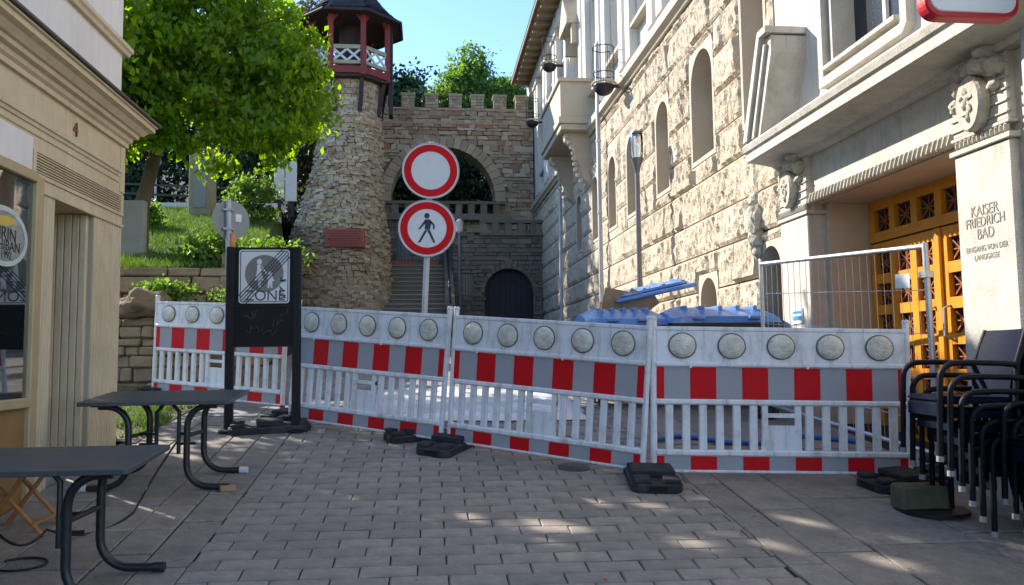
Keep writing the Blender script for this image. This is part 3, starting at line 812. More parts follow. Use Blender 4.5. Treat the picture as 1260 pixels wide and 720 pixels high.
# string course and upper storeys
mb = MB().prism([(4.6,ZS),(4.36,ZS),(4.33,ZS+.06),(4.26,ZS+.10),(4.26,ZS+.28),(4.34,ZS+.36),(4.6,ZS+.38)], Y0R-.02, Y1R+.02, 'xz')
build('string_course', mb, 'smooth_stone', t)
ZU = ZS+.38
win = []; yy = 11.0
mbw = [(Y0R, Y1R, ZU, 13.0)]
while yy < 32:
    win.append((yy-.55, yy+.55, ZU+.75, ZU+3.3)); yy += 2.35
for h in win: mbw = minus(mbw, (h[0]-S, h[1]+S, h[2]-S, h[3]+S))
mb = MB()
for (a, b, c, d) in mbw: mb.box(4.48, 4.95, a, b, c, d)
up_wall = build('upper_wall', mb, 'pale_render', t)
for h in win:
    w = arch_window(*h, S, t, front=4.44, back=4.80, arched=False, m='pale_render')
    build('sill', MB().box(4.30, 4.5, h[0]-.12, h[1]+.12, h[2]-.13, h[2]-.05), 'smooth_stone', w)
for i in range(len(win)+1):
    yc = (win[0][0]+win[0][1])/2 - 1.175 + 2.35*i
    for dd in (-.32, .32):
        if yc+dd > Y1R-.2 or yc+dd < Y0R+.2: continue
        pl = build('pilaster_strip', MB().box(4.28, 4.50, yc+dd-.19, yc+dd+.19, ZU, 12.55), 'pale_render', t, bev=.012)
        build('capital', MB().box(4.22, 4.50, yc+dd-.25, yc+dd+.25, 12.4, 12.62), 'carved_stone', pl, bev=.02)
build('entablature', MB().box(4.22, 5.0, Y0R, Y1R, 12.62, 13.05), 'pale_render', t)
ev = build('eave', MB().box(3.62, 6, Y0R-7, 32.9, 13.1, 13.28), 'eave_wood', t)
build('gutter', MB().box(3.52, 3.64, Y0R-7, 32.95, 13.16, 13.34), 'eave_wood', ev)
for i in range(34):
    y = 10+i*.68; build('rafter_end', MB().box(3.66, 4.3, y-.06, y+.06, 12.98, 13.098), 'eave_wood', ev)
build('roof', MB().prism([(3.5,13.29),(9,17),(14.4,13.29)], 2.8, 33.0, 'xz'), 'slate', t)

# stone balcony on scrolled consoles
p0, p1 = onX(723, 120, 3.95).y, onX(684, 120, 3.7).y
b0, b1 = 20.9, 24.4
bl = build('balcony', MB().box(3.50, 4.5, b0, b1, 8.02, 8.20).box(3.56, 4.5, b0+.06, b1-.06, 7.86, 8.02), 'smooth_stone', t, bev=.015)
build('parapet', MB().box(3.56, 3.72, b0+.06, b1-.06, 8.20, 9.16).box(3.72, 4.48, b0+.06, b0+.2, 8.20, 9.16).box(3.72, 4.48, b1-.2, b1-.06, 8.20, 9.16), 'smooth_stone', bl)
build('coping', MB().box(3.50, 4.5, b0, b0+.26, 9.16, 9.26).box(3.50, 3.78, b0+.26, b1, 9.16, 9.26), 'smooth_stone', bl, bev=.01)
for yb in (b0+.35, b1-.6):
    cs = build('console', MB().prism([(4.5,7.86),(3.7,7.86),(3.72,7.65),(3.95,7.45),(4.02,7.15),(4.15,6.95),(4.2,6.6),(4.5,6.35)], yb, yb+.32, 'xz'), 'smooth_stone', bl, bev=.02)
    for k in range(9):
        f = k/8; build('leaf_scroll', MB().lathe([(.02,-.05),(.06,-.03),(.06,.03),(.02,.05)], 8, (3.74+.40*f+.05*math.sin(f*6), yb-.03, 7.74-1.2*f), 'y'), 'carved_stone', cs, smooth=True)
# hood pediment above the balcony door
hd = build('hood', MB().prism([(22.0,11.4),(22.65,12.2),(23.3,11.4),(23.3,11.25),(22.0,11.25)], 3.95, 4.5, 'yz'), 'smooth_stone', t, bev=.015)
for yq in (22.05, 23.1): build('console', MB().box(4.1, 4.46, yq, yq+.15, 10.7, 11.25), 'smooth_stone', hd)
# iron flower baskets on the upper windows
for (px, py, X) in ((743, 105, 3.95), (676, 80, 3.95), (655, 150, 4.0)):
    c = onX(px, py, X); rr = .24
    bk = build('window_basket', MB().lathe([(rr*math.sin(R(k)), -rr*1.0*math.cos(R(k))) for k in range(4, 91, 11)]+[(rr*.9, 0)], 16, (c.x, c.y, c.z)), 'iron', t, smooth=True)
    build('rim', MB().tube([(c.x+(rr+.02)*math.cos(R(k)), c.y+(rr+.02)*math.sin(R(k)), c.z+.03) for k in range(0, 361, 20)], .03, 6), 'smooth_stone', bk)
    for hz_ in (.25, .85):
        build('rail_hoop', MB().tube([(c.x+rr*math.cos(R(k)), c.y+rr*math.sin(R(k)), c.z+hz_) for k in range(0, 361, 20)], .012, 5), 'iron', bk)
    for k in range(0, 360, 40):
        build('rail_bar', MB().tube([(c.x+rr*math.cos(R(k)), c.y+rr*math.sin(R(k)), c.z), (c.x+rr*math.cos(R(k)), c.y+rr*math.sin(R(k)), c.z+.85)], .007, 4), 'iron', bk)
    build('bracket', MB().box(c.x, 4.47, c.y-.03, c.y+.03, c.z-.05, c.z+.02), 'iron', bk)
# downpipes
for (px, py, zt, rusty) in ((738, 250, 9.6, 1), (690, 300, 7.9, 0)):
    yq = onX(px, py, 4.25).y; zb = G(4.25, yq)-.05; X = 4.25
    dp = build('downpipe', MB().tube([(X, yq, zb if not rusty else zb+1.15), (X, yq, zt), (4.4, yq, zt+.3)], .055, 10), 'pipe_grey', t, smooth=True)
    if rusty: build('standpipe', MB().tube([(X, yq, zb), (X, yq, zb+1.2)], .068, 10), 'pipe_rust', dp, smooth=True)
    zz = zb+1.6
    while zz < zt:
        build('pipe_clamp', MB().lathe([(.07,-.02),(.07,.02)], 10, (X, yq, zz)), 'zinc', dp); zz += 1.8

# ---- portal
PA, PB, QA, QB = 5.62, 6.28, 8.93, 9.66      # near and far pilaster along the street
DX = 5.10                                     # door plane
ZL, ZK = 3.58, 4.12
po = build('portal', MB().box(4.47, DX, PB-.02, QA+.02, ZL, ZK+.02), 'portal_stone', t)
build('portal_wall', MB().box(4.47, 5.4, QA+.02, Y0R+.02, 0, ZK+.1), 'portal_stone', t)
build('portal_wall', MB().box(4.47, 5.4, 2, PB-.02, 0, ZK+.1), 'portal_stone', t)
build('jamb', MB().box(4.62, DX+.2, QA-.07, QA+.02, .3, ZL-.003), 'smooth_stone', po)
build('ceiling', MB().box(4.5, DX, PB-.015, QA-.07, ZL-.03, ZL-.004), 'smooth_stone', po)
for (a, b, sc) in ((PA, PB, 1.), (QA, QB, .95)):
    yc = (a+b)/2; zc = 3.44
    pl = build('pilaster', MB().box(4.40, 4.78, a, b, .2, zc), 'portal_stone', po, bev=.012)
    build('neck_moulding', MB().box(4.375, 4.78, a-.03, b+.03, zc, zc+.045).box(4.385, 4.78, a-.015, b+.015, zc+.12, zc+.15), 'portal_stone', pl, bev=.006)
    k = 0; y = a+.01
    while y < b-.03:
        build('bead', MB().box(4.372, 4.42, y, y+.032, zc+.048, zc+.118), 'carved_stone', pl, bev=.012); y += .052
    build('capital', MB().box(4.40, 4.78, a, b, zc+.15, ZK+.01), 'portal_stone', pl, bev=.01)
    for q in range(5):
        build('flute', MB().box(4.385, 4.42, a, b, zc+.2+q*.09, zc+.2+q*.09+.012), 'carved_stone', pl)
    cz = zc+.36
    ov = [(yc+.155*math.cos(u), cz+.23*math.sin(u)) for u in np.linspace(0, 2*math.pi, 25)[:-1]]
    ct = build('cartouche', MB().prism(ov, 4.30, 4.41, 'yz'), 'carved_stone', pl, bev=.022)
    ov2 = [(yc+.115*math.cos(u), cz+.185*math.sin(u)) for u in np.linspace(0, 2*math.pi, 25)[:-1]]
    mb = MB()
    for (dy, dzv, s1, s2) in ((.02,.10,.035,.04),(-.02,.05,.05,.03),(.03,0,.03,.05),(-.03,-.04,.03,.045),(.02,-.08,.05,.025),(-.01,-.12,.02,.04),(.06,.05,.02,.03)):
        lump(mb, (4.295, yc+dy, cz+dzv), (.02, s1, s2), dy*77, 1)
    build('relief', mb, 'carved_stone', ct, smooth=True)
    mb = MB()
    for (dy, dzv, s1, x) in ((.18,.18,.085,.07),(.24,.05,.06,.05),(.12,.27,.08,.09),(0,.28,.09,.10),(-.14,.27,.10,.14),(-.2,.36,.09,.15),(-.26,.22,.08,.10),(-.22,.08,.05,.05)):
        lump(mb, (4.38, yc+dy, cz+dzv), (x, s1, s1*.95), dy*31+dzv, 3)
    build('carving', mb, 'carved_stone', pl, smooth=True)
# rope moulding under the lintel
y = PB+.02; i = 0
rot = Matrix.Rotation(R(28), 3, 'X')
while y < QA-.05:
    build('rope_bead', MB().obox((4.435, y+.03, ZL+.03), (.10, .042, .125), rot), 'carved_stone', po, bev=.014); y += .072
# cornice
mb = MB().prism([(4.55,ZK),(4.36,ZK),(4.34,ZK+.05),(4.12,ZK+.09),(4.00,ZK+.10),(4.00,ZK+.20),(3.97,ZK+.22),(3.95,ZK+.28),(3.97,ZK+.31),(4.55,ZK+.36)], 3.0, 9.70, 'xz')
build('cornice', mb, 'portal_stone', po)
# broken pediment
mb = MB().prism([(9.52,4.46),(9.30,4.46),(8.90,5.36),(8.90,5.56),(9.06,5.56)], 4.02, 4.6, 'yz')
pd = build('pediment', mb, 'portal_stone', po)
build('rake_moulding', MB().prism([(9.64,4.45),(9.52,4.45),(9.05,5.58),(8.87,5.58),(8.87,5.66),(9.10,5.66)], 3.94, 4.6, 'yz'), 'portal_stone', pd)
build('rake_fillet', MB().prism([(9.46,4.46),(9.40,4.46),(8.98,5.48),(9.03,5.48)], 3.98, 4.1, 'yz'), 'portal_stone', pd)
# wall above the portal with framed window
hw = (6.98, 8.25, 4.98, 7.4)
rs = minus([(2, Y0R+.01, ZK+.3, 13)], (hw[0]-.05, hw[1]+.05, hw[2]-.05, hw[3]+.05))
mb = MB()
for (a, b, c, d) in rs: mb.box(4.45, 5.2, a, b, c, d)
build('wall_over_portal', mb, 'pale_render', t)
w = arch_window(*hw, .05, t, front=4.43, back=4.75, arched=False, m='portal_stone')
fr = [(hw[1]+.2, 7.6), (hw[1]+.2, 4.76), (hw[0]-.12, 4.76), (hw[0]-.2, 4.84), (hw[0]-.2, 7.6)]
fi = [(hw[1]+.1, 7.6), (hw[1]+.1, 4.86), (hw[0]-.08, 4.86), (hw[0]-.1, 4.88), (hw[0]-.1, 7.6)]
mb = MB()
mb.add([(4.36, *q) for q in fr]+[(4.36, *q) for q in fi]+[(4.46, *q) for q in fr]+[(4.46, *q) for q in fi],
       [f for i in range(4) for f in ((i, i+1, 5+i+1, 5+i), (i, i+1, 10+i+1, 10+i), (5+i, 5+i+1, 15+i+1, 15+i))])
build('frame', mb, 'portal_stone', w)
build('sill', MB().box(4.34, 4.47, hw[0]-.04, hw[1]+.06, 4.92, 4.975), 'portal_stone', w, bev=.008)
build('curtain', MB().box(4.72, 4.73, hw[0]+.1, hw[1]-.2, 4.98, 7.3), 'pillar_stone', w)
# wooden doors: two leaves with crossed grilles
zb = G(4.9, 7.6)-.05
build('door_recess', MB().box(DX+.09, DX+.13, PB-.2, QA+.2, zb-.2, ZL+.02), 'dark_gap', po)
def leaf(y0, y1, z0, z1, rows, par, cols=3):
    st = .105; lf = MB(); wc = (y1-y0-st*(cols+1))/cols; hr = (z1-z0-.11*(rows+1))/rows
    for c in range(cols+1): lf.box(DX, DX+.07, y0+c*(wc+st), y0+c*(wc+st)+st, z0, z1)
    for c in range(cols):
        for rrow in range(rows+1):
            a = y0+st+c*(wc+st); lf.box(DX+.002, DX+.068, a, a+wc, z0+rrow*(hr+.11), z0+rrow*(hr+.11)+.11)
    o = build('door_leaf', lf, 'door_wood', par)
    for c in range(cols):
        for rrow in range(rows):
            a = y0+st+c*(wc+st); q = z0+.11+rrow*(hr+.11); X = DX+.045
            g = MB().bar((X, a, q), (X, a+wc, q+hr), .014, .014, (1,0,0)).bar((X+.003, a+wc, q), (X+.003, a, q+hr), .014, .014, (1,0,0)).bar((X+.006, a+wc/2, q), (X+.006, a+wc/2, q+hr), .012).bar((X+.006, a, q+hr/2), (X+.006, a+wc, q+hr/2), .012)
            build('grille', g, 'door_grille', o)
            build('pane', MB().box(DX+.06, DX+.064, a-.01, a+wc+.01, q-.01, q+hr+.01), 'window_dark', o)
    return o
ym = 7.58
l1 = leaf(ym+.012, QA-.08, zb, 3.06, 6, po); l2 = leaf(PB+.02, ym-.012, zb, 3.06, 6, po)
leaf(PB+.02, QA-.08, 3.08, ZL-.03, 1, po, 6)
build('door_stop', MB().box(DX-.035, DX-.002, ym-.045, ym+.045, zb, 3.06), 'door_wood', po, bev=.008)
for l, s in ((l1, 1), (l2, -1)):
    build('handle', MB().tube([(DX-.004, ym+s*.12, 1.95), (DX-.07, ym+s*.12, 1.98), (DX-.07, ym+s*.12, 2.25), (DX-.004, ym+s*.12, 2.28)], .014, 8), 'zinc', l, smooth=True)
build('door_step', MB().box(4.3, DX+.1, PB-.02, QA, zb-.25, zb+.02), 'concrete', po)
# lettering on the near pilaster
def tm(px, py): q = onX(px, py, 4.396); return frame_matrix((4.396, (PA+PB)/2, q.z), (0,-1,0), (0,0,1))
for s, py, sz in (('KAISER', 258, .125), ('FRIEDRICH', 272, .115), ('BAD', 287, .125), ('EINGANG VON DER', 305, .065), ('LANGGASSE', 316, .065)):
    text('inscription', s, sz, 'letter_dark', po, tm(1212, py), .0008, sx=.82)
for (a, b, h) in ((PA, PB, 1.05), (QA, QB, 1.42)): build('plinth', MB().box(4.33, 4.8, a-.03, b+.03, .2, h), 'portal_stone', po, bev=.015)

# ------------------------------------------------------------------ city gate wall
GY = 33.0; GX0, GX1 = -2.2, 4.42
acx, acz, ari, aro = .68, 8.36, 2.13, 2.57
t = thing('city_gate', 'shaded battlemented stone gate wall with wide round arch across the street', 'gate', (1.1, GY+.5, G(1, 33)))
GZT = 12.08
core = MB()
arcp = arc(acx, acz, ari+.2, 0, 180, 28)
zb = G(0, 33)-.2; sill = 7.55
for y in (GY+.06, GY+1.1):
    # left, right, spandrels, lower wall
    core.add([(GX0,y,sill),(acx-ari-.2,y,sill),(acx-ari-.2,y,acz),(GX0,y,acz)], [(0,1,2,3)])
    core.add([(acx+ari+.2,y,sill),(GX1,y,sill),(GX1,y,acz),(acx+ari+.2,y,acz)], [(0,1,2,3)])
    core.add([(GX0,y,zb),(GX1,y,zb),(GX1,y,sill),(GX0,y,sill)], [(0,1,2,3)])
    vs = [(x, y, z) for x, z in arcp]+[(GX1, y, acz), (GX1, y, GZT), (GX0, y, GZT), (GX0, y, acz)]
    core.add([(GX1,y,acz),(GX1,y,GZT)]+[(x,y,z) for x, z in arcp[:15]]+[(acx,y,GZT)], [tuple([0]+[2+i for i in range(15)]+[17, 1])])
    core.add([(GX0,y,acz),(GX0,y,GZT)]+[(x,y,z) for x, z in arcp[14:]]+[(acx,y,GZT)], [tuple([1, 17]+[2+i for i in range(15)]+[0])])
for i in range(28):
    (a, b), (c, d) = arcp[i], arcp[i+1]; core.add([(a,GY+.06,b),(c,GY+.06,d),(c,GY+1.1,d),(a,GY+1.1,b)], [(0,1,2,3)])
core.add([(GX0,GY+.06,GZT),(GX1,GY+.06,GZT),(GX1,GY+1.1,GZT),(GX0,GY+1.1,GZT)], [(0,1,2,3)])
core.add([(acx-ari-.2,GY+.06,sill),(acx+ari+.2,GY+.06,sill),(acx+ari+.2,GY+1.1,sill),(acx-ari-.2,GY+1.1,sill)], [(0,1,2,3)])
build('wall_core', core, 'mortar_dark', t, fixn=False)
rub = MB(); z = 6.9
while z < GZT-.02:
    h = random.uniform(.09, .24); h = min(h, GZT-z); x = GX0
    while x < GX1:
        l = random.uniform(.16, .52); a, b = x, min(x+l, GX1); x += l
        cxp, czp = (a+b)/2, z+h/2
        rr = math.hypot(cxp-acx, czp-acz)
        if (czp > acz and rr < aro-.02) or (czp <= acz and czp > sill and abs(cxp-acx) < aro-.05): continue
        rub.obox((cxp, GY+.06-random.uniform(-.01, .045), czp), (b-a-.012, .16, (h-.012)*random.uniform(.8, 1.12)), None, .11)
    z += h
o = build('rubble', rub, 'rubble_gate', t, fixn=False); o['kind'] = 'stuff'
for i in range(25):
    a0, a1 = R(180*i/25), R(180*(i+1)/25); e = .004
    pl = [(acx+ari*math.cos(a0+e), acz+ari*math.sin(a0+e)), (acx+aro*math.cos(a0+e), acz+aro*math.sin(a0+e)), (acx+aro*math.cos(a1-e), acz+aro*math.sin(a1-e)), (acx+ari*math.cos(a1-e), acz+ari*math.sin(a1-e))]
    build('voussoir', MB().prism(pl, GY-.06-random.uniform(0, .02), GY+1.15, 'xz'), 'voussoir', t)
for s in (-1, 1):
    for k in range(2):
        z0 = 7.55+k*.41; xa, xb = sorted((acx+s*ari, acx+s*aro))
        build('impost_stone', MB().box(xa, xb, GY-.07, GY+1.15, z0+.006, z0+.404), 'voussoir', t)
build('coping', MB().box(GX0, GX1, GY-.06, GY+1.2, 11.45, 11.53).box(GX0, GX1, GY-.03, GY+1.15, GZT, GZT+.06), 'rubble_gate', t)
# merlons: each is a block of small stones
x = GX0-.1; first = True
centers = [-1.83, -.745, .22, 1.20, 2.12, 3.06, 3.98]
for c in centers:
    m = build('merlon', MB().box(c-.24, c+.24, GY-.0, GY+.55, GZT+.06, GZT+.56), 'mortar_dark', t)
    mm = MB(); z = GZT+.06
    while z < GZT+.55:
        xx = c-.27
        while xx < c+.25:
            l = min(random.uniform(.14, .3), c+.27-xx); mm.obox((xx+l/2, GY-.0, z+.06), (l-.015, .12, .105), None, .05); xx += l
        z += .12
    build('facing_stones', mm, 'rubble_gate', m, fixn=False)
    build('cap', MB().box(c-.30, c+.30, GY-.08, GY+.6, GZT+.56, GZT+.66), 'rubble_gate', m, bev=.02)

# ---- double staircase and terrace in front of the gate
TY = 30.6
t = thing('stair_terrace', 'shaded stone terrace with arched cellar door and pierced parapets below the gate', 'terrace', (2.6, TY, G(2.6, TY)))
zb = G(2, TY)-.2
dcx, dr, dzs = 3.10, .93, 4.27
tx0 = .98
cp = MB(); ap = arc(dcx, dzs, dr, 0, 180, 18); Y = TY+.05
cp.add([(tx0,Y,zb),(dcx-dr,Y,zb),(dcx-dr,Y,6.45),(tx0,Y,6.45)], [(0,1,2,3)])
cp.add([(dcx+dr,Y,zb),(GX1,Y,zb),(GX1,Y,6.45),(dcx+dr,Y,6.45)], [(0,1,2,3)])
cp.add([(x,Y,z) for x, z in ap]+[(dcx-dr,Y,6.45),(dcx+dr,Y,6.45)], [tuple(range(21))])
for i in range(18):
    (a, b), (c, d) = ap[i], ap[i+1]; cp.add([(a,Y,b),(c,Y,d),(c,Y+.8,d),(a,Y+.8,b)], [(0,1,2,3)])
cp.box(tx0, GX1, TY+.9, GY, zb, 6.45).box(tx0, tx0+.3, TY+.06, TY+.9, zb, 6.45)
cp.add([(tx0,Y,6.45),(GX1,Y,6.45),(GX1,TY+.95,6.45),(tx0,TY+.95,6.45)], [(0,1,2,3)])
build('wall_core', cp, 'mortar_dark', t, fixn=False)
rub = MB(); z = zb
while z < 6.42:
    h = min(random.uniform(.11, .2), 6.44-z); x = tx0
    while x < GX1:
        l = random.uniform(.18, .5); a, b = x, min(x+l, GX1); x += l
        cxp, czp = (a+b)/2, z+h/2
        if (czp > dzs and math.hypot(cxp-dcx, czp-dzs) < dr+.12) or (czp <= dzs and abs(cxp-dcx) < dr+.12): continue
        if abs(cxp-1.45) < .2 and 4.2 < czp < 4.95: continue
        rub.obox((cxp, TY+.04-random.uniform(-.01, .04), czp), (b-a-.02, .14, h-.02), None, .06)
    z += h
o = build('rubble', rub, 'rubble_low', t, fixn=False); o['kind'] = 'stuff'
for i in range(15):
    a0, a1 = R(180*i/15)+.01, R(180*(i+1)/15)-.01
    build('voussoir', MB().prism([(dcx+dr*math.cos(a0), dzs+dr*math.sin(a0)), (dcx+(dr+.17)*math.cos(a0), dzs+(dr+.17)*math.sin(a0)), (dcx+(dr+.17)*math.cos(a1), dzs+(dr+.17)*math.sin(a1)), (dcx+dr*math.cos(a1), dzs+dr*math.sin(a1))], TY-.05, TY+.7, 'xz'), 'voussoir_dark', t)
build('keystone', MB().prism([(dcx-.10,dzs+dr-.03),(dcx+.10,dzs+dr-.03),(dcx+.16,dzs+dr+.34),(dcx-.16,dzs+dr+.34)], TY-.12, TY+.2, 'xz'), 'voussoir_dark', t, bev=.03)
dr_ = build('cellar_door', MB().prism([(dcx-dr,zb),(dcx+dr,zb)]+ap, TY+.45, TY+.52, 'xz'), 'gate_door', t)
for k in range(9):
    xx = dcx-dr+.1+k*.206; zt = dzs+math.sqrt(max(.01, dr*dr-(xx+.09-dcx)**2))-.05
    build('plank', MB().box(xx-.09, xx+.095, TY+.42, TY+.452, zb, zt), 'gate_door', dr_)
build('small_window', MB().box(1.27, 1.63, TY+.02, TY+.06, 4.2, 4.95), 'window_dark', t)
for k in range(3): build('window_bar', MB().box(1.33+k*.11, 1.35+k*.11, TY-.02, TY+.01, 4.2, 4.92), 'iron', t)
# pierced parapets
def parapet(x0, x1, y, z0, z1, par, step=0, m='voussoir_dark'):
    n = max(2, int((x1-x0)/.47)); w = (x1-x0)/n
    for k in range(n):
        dzv = step*k
        build('baluster_block', MB().box(x0+k*w, x0+k*w+w*.52, y-.09, y+.12, z0+.1+dzv, z1-.12+dzv), m, par)
        if step: build('rail', MB().box(x0+k*w-.02, x0+(k+1)*w+.02, y-.13, y+.16, z1-.12+dzv, z1+dzv), m, par)
    if not step:
        build('rail', MB().box(x0, x1, y-.13, y+.16, z1-.12, z1), m, par); build('plinth', MB().box(x0, x1, y-.11, y+.14, z0, z0+.1), m, par)
parapet(2.0, GX1, TY, 6.45, 7.06, t)
parapet(tx0+.05, 2.0, TY, 6.0, 6.55, t, .13)
# upper landing parapet under the arch
parapet(-1.9, 3.2, GY-.35, 7.55, 8.16, t)
build('landing', MB().box(-1.95, 3.3, GY-.55, GY+.1, 7.38, 7.55), 'voussoir_dark', t)
# recessed wall between stair and landing
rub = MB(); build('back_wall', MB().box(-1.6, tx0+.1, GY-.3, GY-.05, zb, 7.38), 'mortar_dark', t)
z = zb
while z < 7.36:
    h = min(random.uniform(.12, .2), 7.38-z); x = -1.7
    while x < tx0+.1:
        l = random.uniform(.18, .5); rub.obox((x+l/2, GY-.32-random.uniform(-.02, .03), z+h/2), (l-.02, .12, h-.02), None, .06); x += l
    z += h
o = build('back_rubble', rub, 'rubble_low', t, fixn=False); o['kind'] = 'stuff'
for xx in (-.95, .15):
    w = build('grilled_window', MB().box(xx-.27, xx+.27, GY-.42, GY-.36, 5.75, 6.75), 'window_dark', t)
    for k in range(4): build('bar', MB().box(xx-.22+k*.14, xx-.20+k*.14, GY-.46, GY-.42, 5.75, 6.75), 'iron', w)
    build('flower_box', MB().box(xx-.33, xx+.33, GY-.62, GY-.42, 5.52, 5.72), 'plaque_red', w)
# steps rising away from the street
st = 14; y0s, y1s = 28.0, 32.2; z0s, z1s = G(0, 28), 5.45
for k in range(st):
    z = z0s+(z1s-z0s)*(k+1)/st; y = y0s+(y1s-y0s)*k/st
    build('step', MB().box(-1.55, .66, y, y1s+.4, z-(z1s-z0s)/st-.02, z-.004), 'stair_stone', t, bev=.008)
    build('lit_step_edge', MB().box(-1.55, .66, y-.035, y+.10, z-.004, z+.035), 'voussoir', t, bev=.006)  # paler lip added, edge light put into the colour so dark steps read
build('stair_wall', MB().prism([(27.8, z0s-.2), (27.8, z0s+.55), (32.3, z1s+.65), (32.3, z0s-.2)], .66, .98, 'yz'), 'mortar_dark', t)
build('handrail', MB().tube([(.80, 27.8, z0s+.9), (.80, 32.3, z1s+1.0)], .035, 6), 'iron', t)

# lamp on thin post beside the terrace
p = onY(566, 385, 29.5); z0 = G(p.x, 29.5)
t = thing('post_lamp', 'slim dark lamp post with pale lantern in front of the terrace', 'lamp', (p.x, 29.5, z0))
build('post', MB().tube([(p.x, 29.5, z0-.05), (p.x, 29.5, 6.4)], .055, 8, [.075, .05]), 'lamp_grey', t)
build('lantern', MB().lathe([(.05,0),(.13,.08),(.15,.45),(.05,.55)], 10, (p.x, 29.5, 6.35)), 'lens', t, smooth=True)

# ------------------------------------------------------------------ ruined round tower with timber lookout
t = thing('round_tower', 'ragged rubble stone round tower crowned by a red timber lookout', 'tower', (-3.0, 30.0, G(-3, 30)))
LZ = [2.6, 3.67, 6.04, 7.24, 9.2, 12.1, 12.6]; LL = [-4.85,-4.78,-4.80,-4.43,-3.92,-3.88,-3.88]; RR = [-1.30,-1.34,-1.43,-1.61,-1.70,-1.73,-1.73]
def tring(z):
    a = np.interp(z, LZ, LL); b = np.interp(z, LZ, RR); return (a+b)/2, (b-a)/2
mb = MB(); NT = 36; nz = 40
for j in range(nz+1):
    z = 2.6+(11.9-2.6)*j/nz; c, r_ = tring(z); ry = min(r_, 1.55)
    for k in range(NT):
        u = 2*math.pi*k/NT; mb.v.append((c+(r_-.06)*math.cos(u), 30+(ry-.06)*math.sin(u), z))
for j in range(nz):
    for k in range(NT): mb.f.append((j*NT+k, j*NT+(k+1)%NT, (j+1)*NT+(k+1)%NT, (j+1)*NT+k))
build('core', mb, 'mortar', t, smooth=True)
rub = MB(); z = 2.7
while z < 11.85:
    rough = 1. if 4.6 < z < 10.2 else .35
    h = random.uniform(.065, .13); c, r_ = tring(z+h/2); ry = min(r_, 1.55); u = random.uniform(0, .3)
    end = u+2*math.pi
    while u < end:
        l = random.uniform(.09, .30); du = l/r_; um = u+du/2
        n = Vector((math.cos(um)*ry, math.sin(um)*r_, 0)).normalized()
        out = random.uniform(-.06, .07)*rough + .06*rough*noise.noise(Vector((um*2, z*1.3, 0)))
        if math.cos(um) < -.4 and z < 9.5: out += random.uniform(0, .12)
        pos = Vector((c+r_*math.cos(um), 30+ry*math.sin(um), z+h/2))+n*(out-.05)
        rot = Matrix((Vector((-n.y, n.x, 0)), n, Vector((0,0,1)))).transposed() @ Matrix.Rotation(random.uniform(-.2, .2)*rough, 3, 'Y')
        rub.obox(pos, (l*.95, .2, h*random.uniform(.8, 1.15)), rot, .10*rough+.04)
        u += du
    z += h*.93
o = build('rubble', rub, 'rubble_tower', t, fixn=False); o['kind'] = 'stuff'
# red plaque
a, b = onY(400, 282, 28.42), onY(449, 305, 28.42)
plq = build('plaque', MB().box(a.x, b.x, 28.30, 28.52, b.z, a.z), 'plaque_red', t, bev=.015)
for k in range(7):
    zz = a.z-.07-k*.085; ln = random.uniform(.75, .98)*(b.x-a.x-.16)
    build('text_line', MB().box((a.x+b.x)/2-ln/2, (a.x+b.x)/2+ln/2, 28.293, 28.301, zz-.03, zz), 'plaque_line', plq)
for xx in (a.x+.16, b.x-.16):
    build('bolt', MB().lathe([(.03,-.02),(.03,.02)], 8, (xx, 28.29, (a.z+b.z)/2-.03), 'y'), 'sign_black', plq)
# lookout
lc = (-2.80, 30.0); AZ0 = R(-112.5)
def oc(r_, k): u = AZ0+k*math.pi/4; return Vector((lc[0]+r_*math.cos(u), lc[1]+r_*math.sin(u), 0))
def opoly(r_): return [(oc(r_, k).x, oc(r_, k).y) for k in range(8)]
build('lookout_floor', MB().prism(opoly(1.52), 11.860, 11.988, 'xy'), 'dark_timber', t)
for k in range(8):
    a, b = oc(1.5, k), oc(1.5, k+1); m1 = Vector((0,0,1))
    p0 = build('post', MB().bar(a+m1*11.913, a+m1*14.481, .19), 'red_timber', t, bev=.01)
    for q in (oc(1.5, k-1), b):
        d = (q-a).normalized(); build('brace', MB().bar(a+m1*13.839, a+d*.36+m1*14.342, .11), 'red_timber', p0)
    bay = build('floor_beam', MB().bar(a+m1*12.095, b+m1*12.095, .16, .24), 'red_timber', t)
    build('head_beam', MB().bar(a+m1*14.407, b+m1*14.407, .16, .16), 'red_timber', bay)
    d = (b-a).normalized(); L = (b-a).length; a2, b2 = a+d*.1, b-d*.1
    build('top_rail', MB().bar(a2+m1*12.930, b2+m1*12.930, .12, .14), 'rail_olive', bay)
    build('bottom_rail', MB().bar(a2+m1*12.374, b2+m1*12.374, .12, .12), 'rail_olive', bay)
    nn = Vector((d.y, -d.x, 0)); W = (b2-a2).length
    for q in range(2):
        s0, s1 = W*q/2, W*(q+1)/2
        build('lattice', MB().bar(a2+d*s0+m1*12.438, a2+d*s1+m1*12.855, .05, .075), 'lattice_white', bay)
        build('lattice', MB().bar(a2+d*s0+m1*12.855+nn*.012, a2+d*s1+m1*12.438+nn*.012, .05, .075), 'lattice_white', bay)
    build('strut', MB().bar(oc(1.36, k)+m1*11.881, oc(1.14, k)+m1*10.683, .14), 'dark_timber', t)
    build('rafter', MB().bar(oc(1.3, k)+m1*14.535, oc(1.98, k)+m1*14.107, .1), 'dark_timber', t)
build('chute', MB().box(lc[0]+1.42, lc[0]+1.56, 29.6, 30.2, 10.790, 14.214), 'dark_timber', t)
build('shaft', MB().prism(opoly(.45), 11.988, 14.535, 'xy'), 'dark_timber', t)
rf = MB(); prof = [(2.02, 14.107), (1.78,14.278),(1.52,14.514),(1.28,14.770),(1.05,15.070),(.82,15.412),(.6,15.798),(.38,16.204),(.16,16.621),(.03,16.889)]
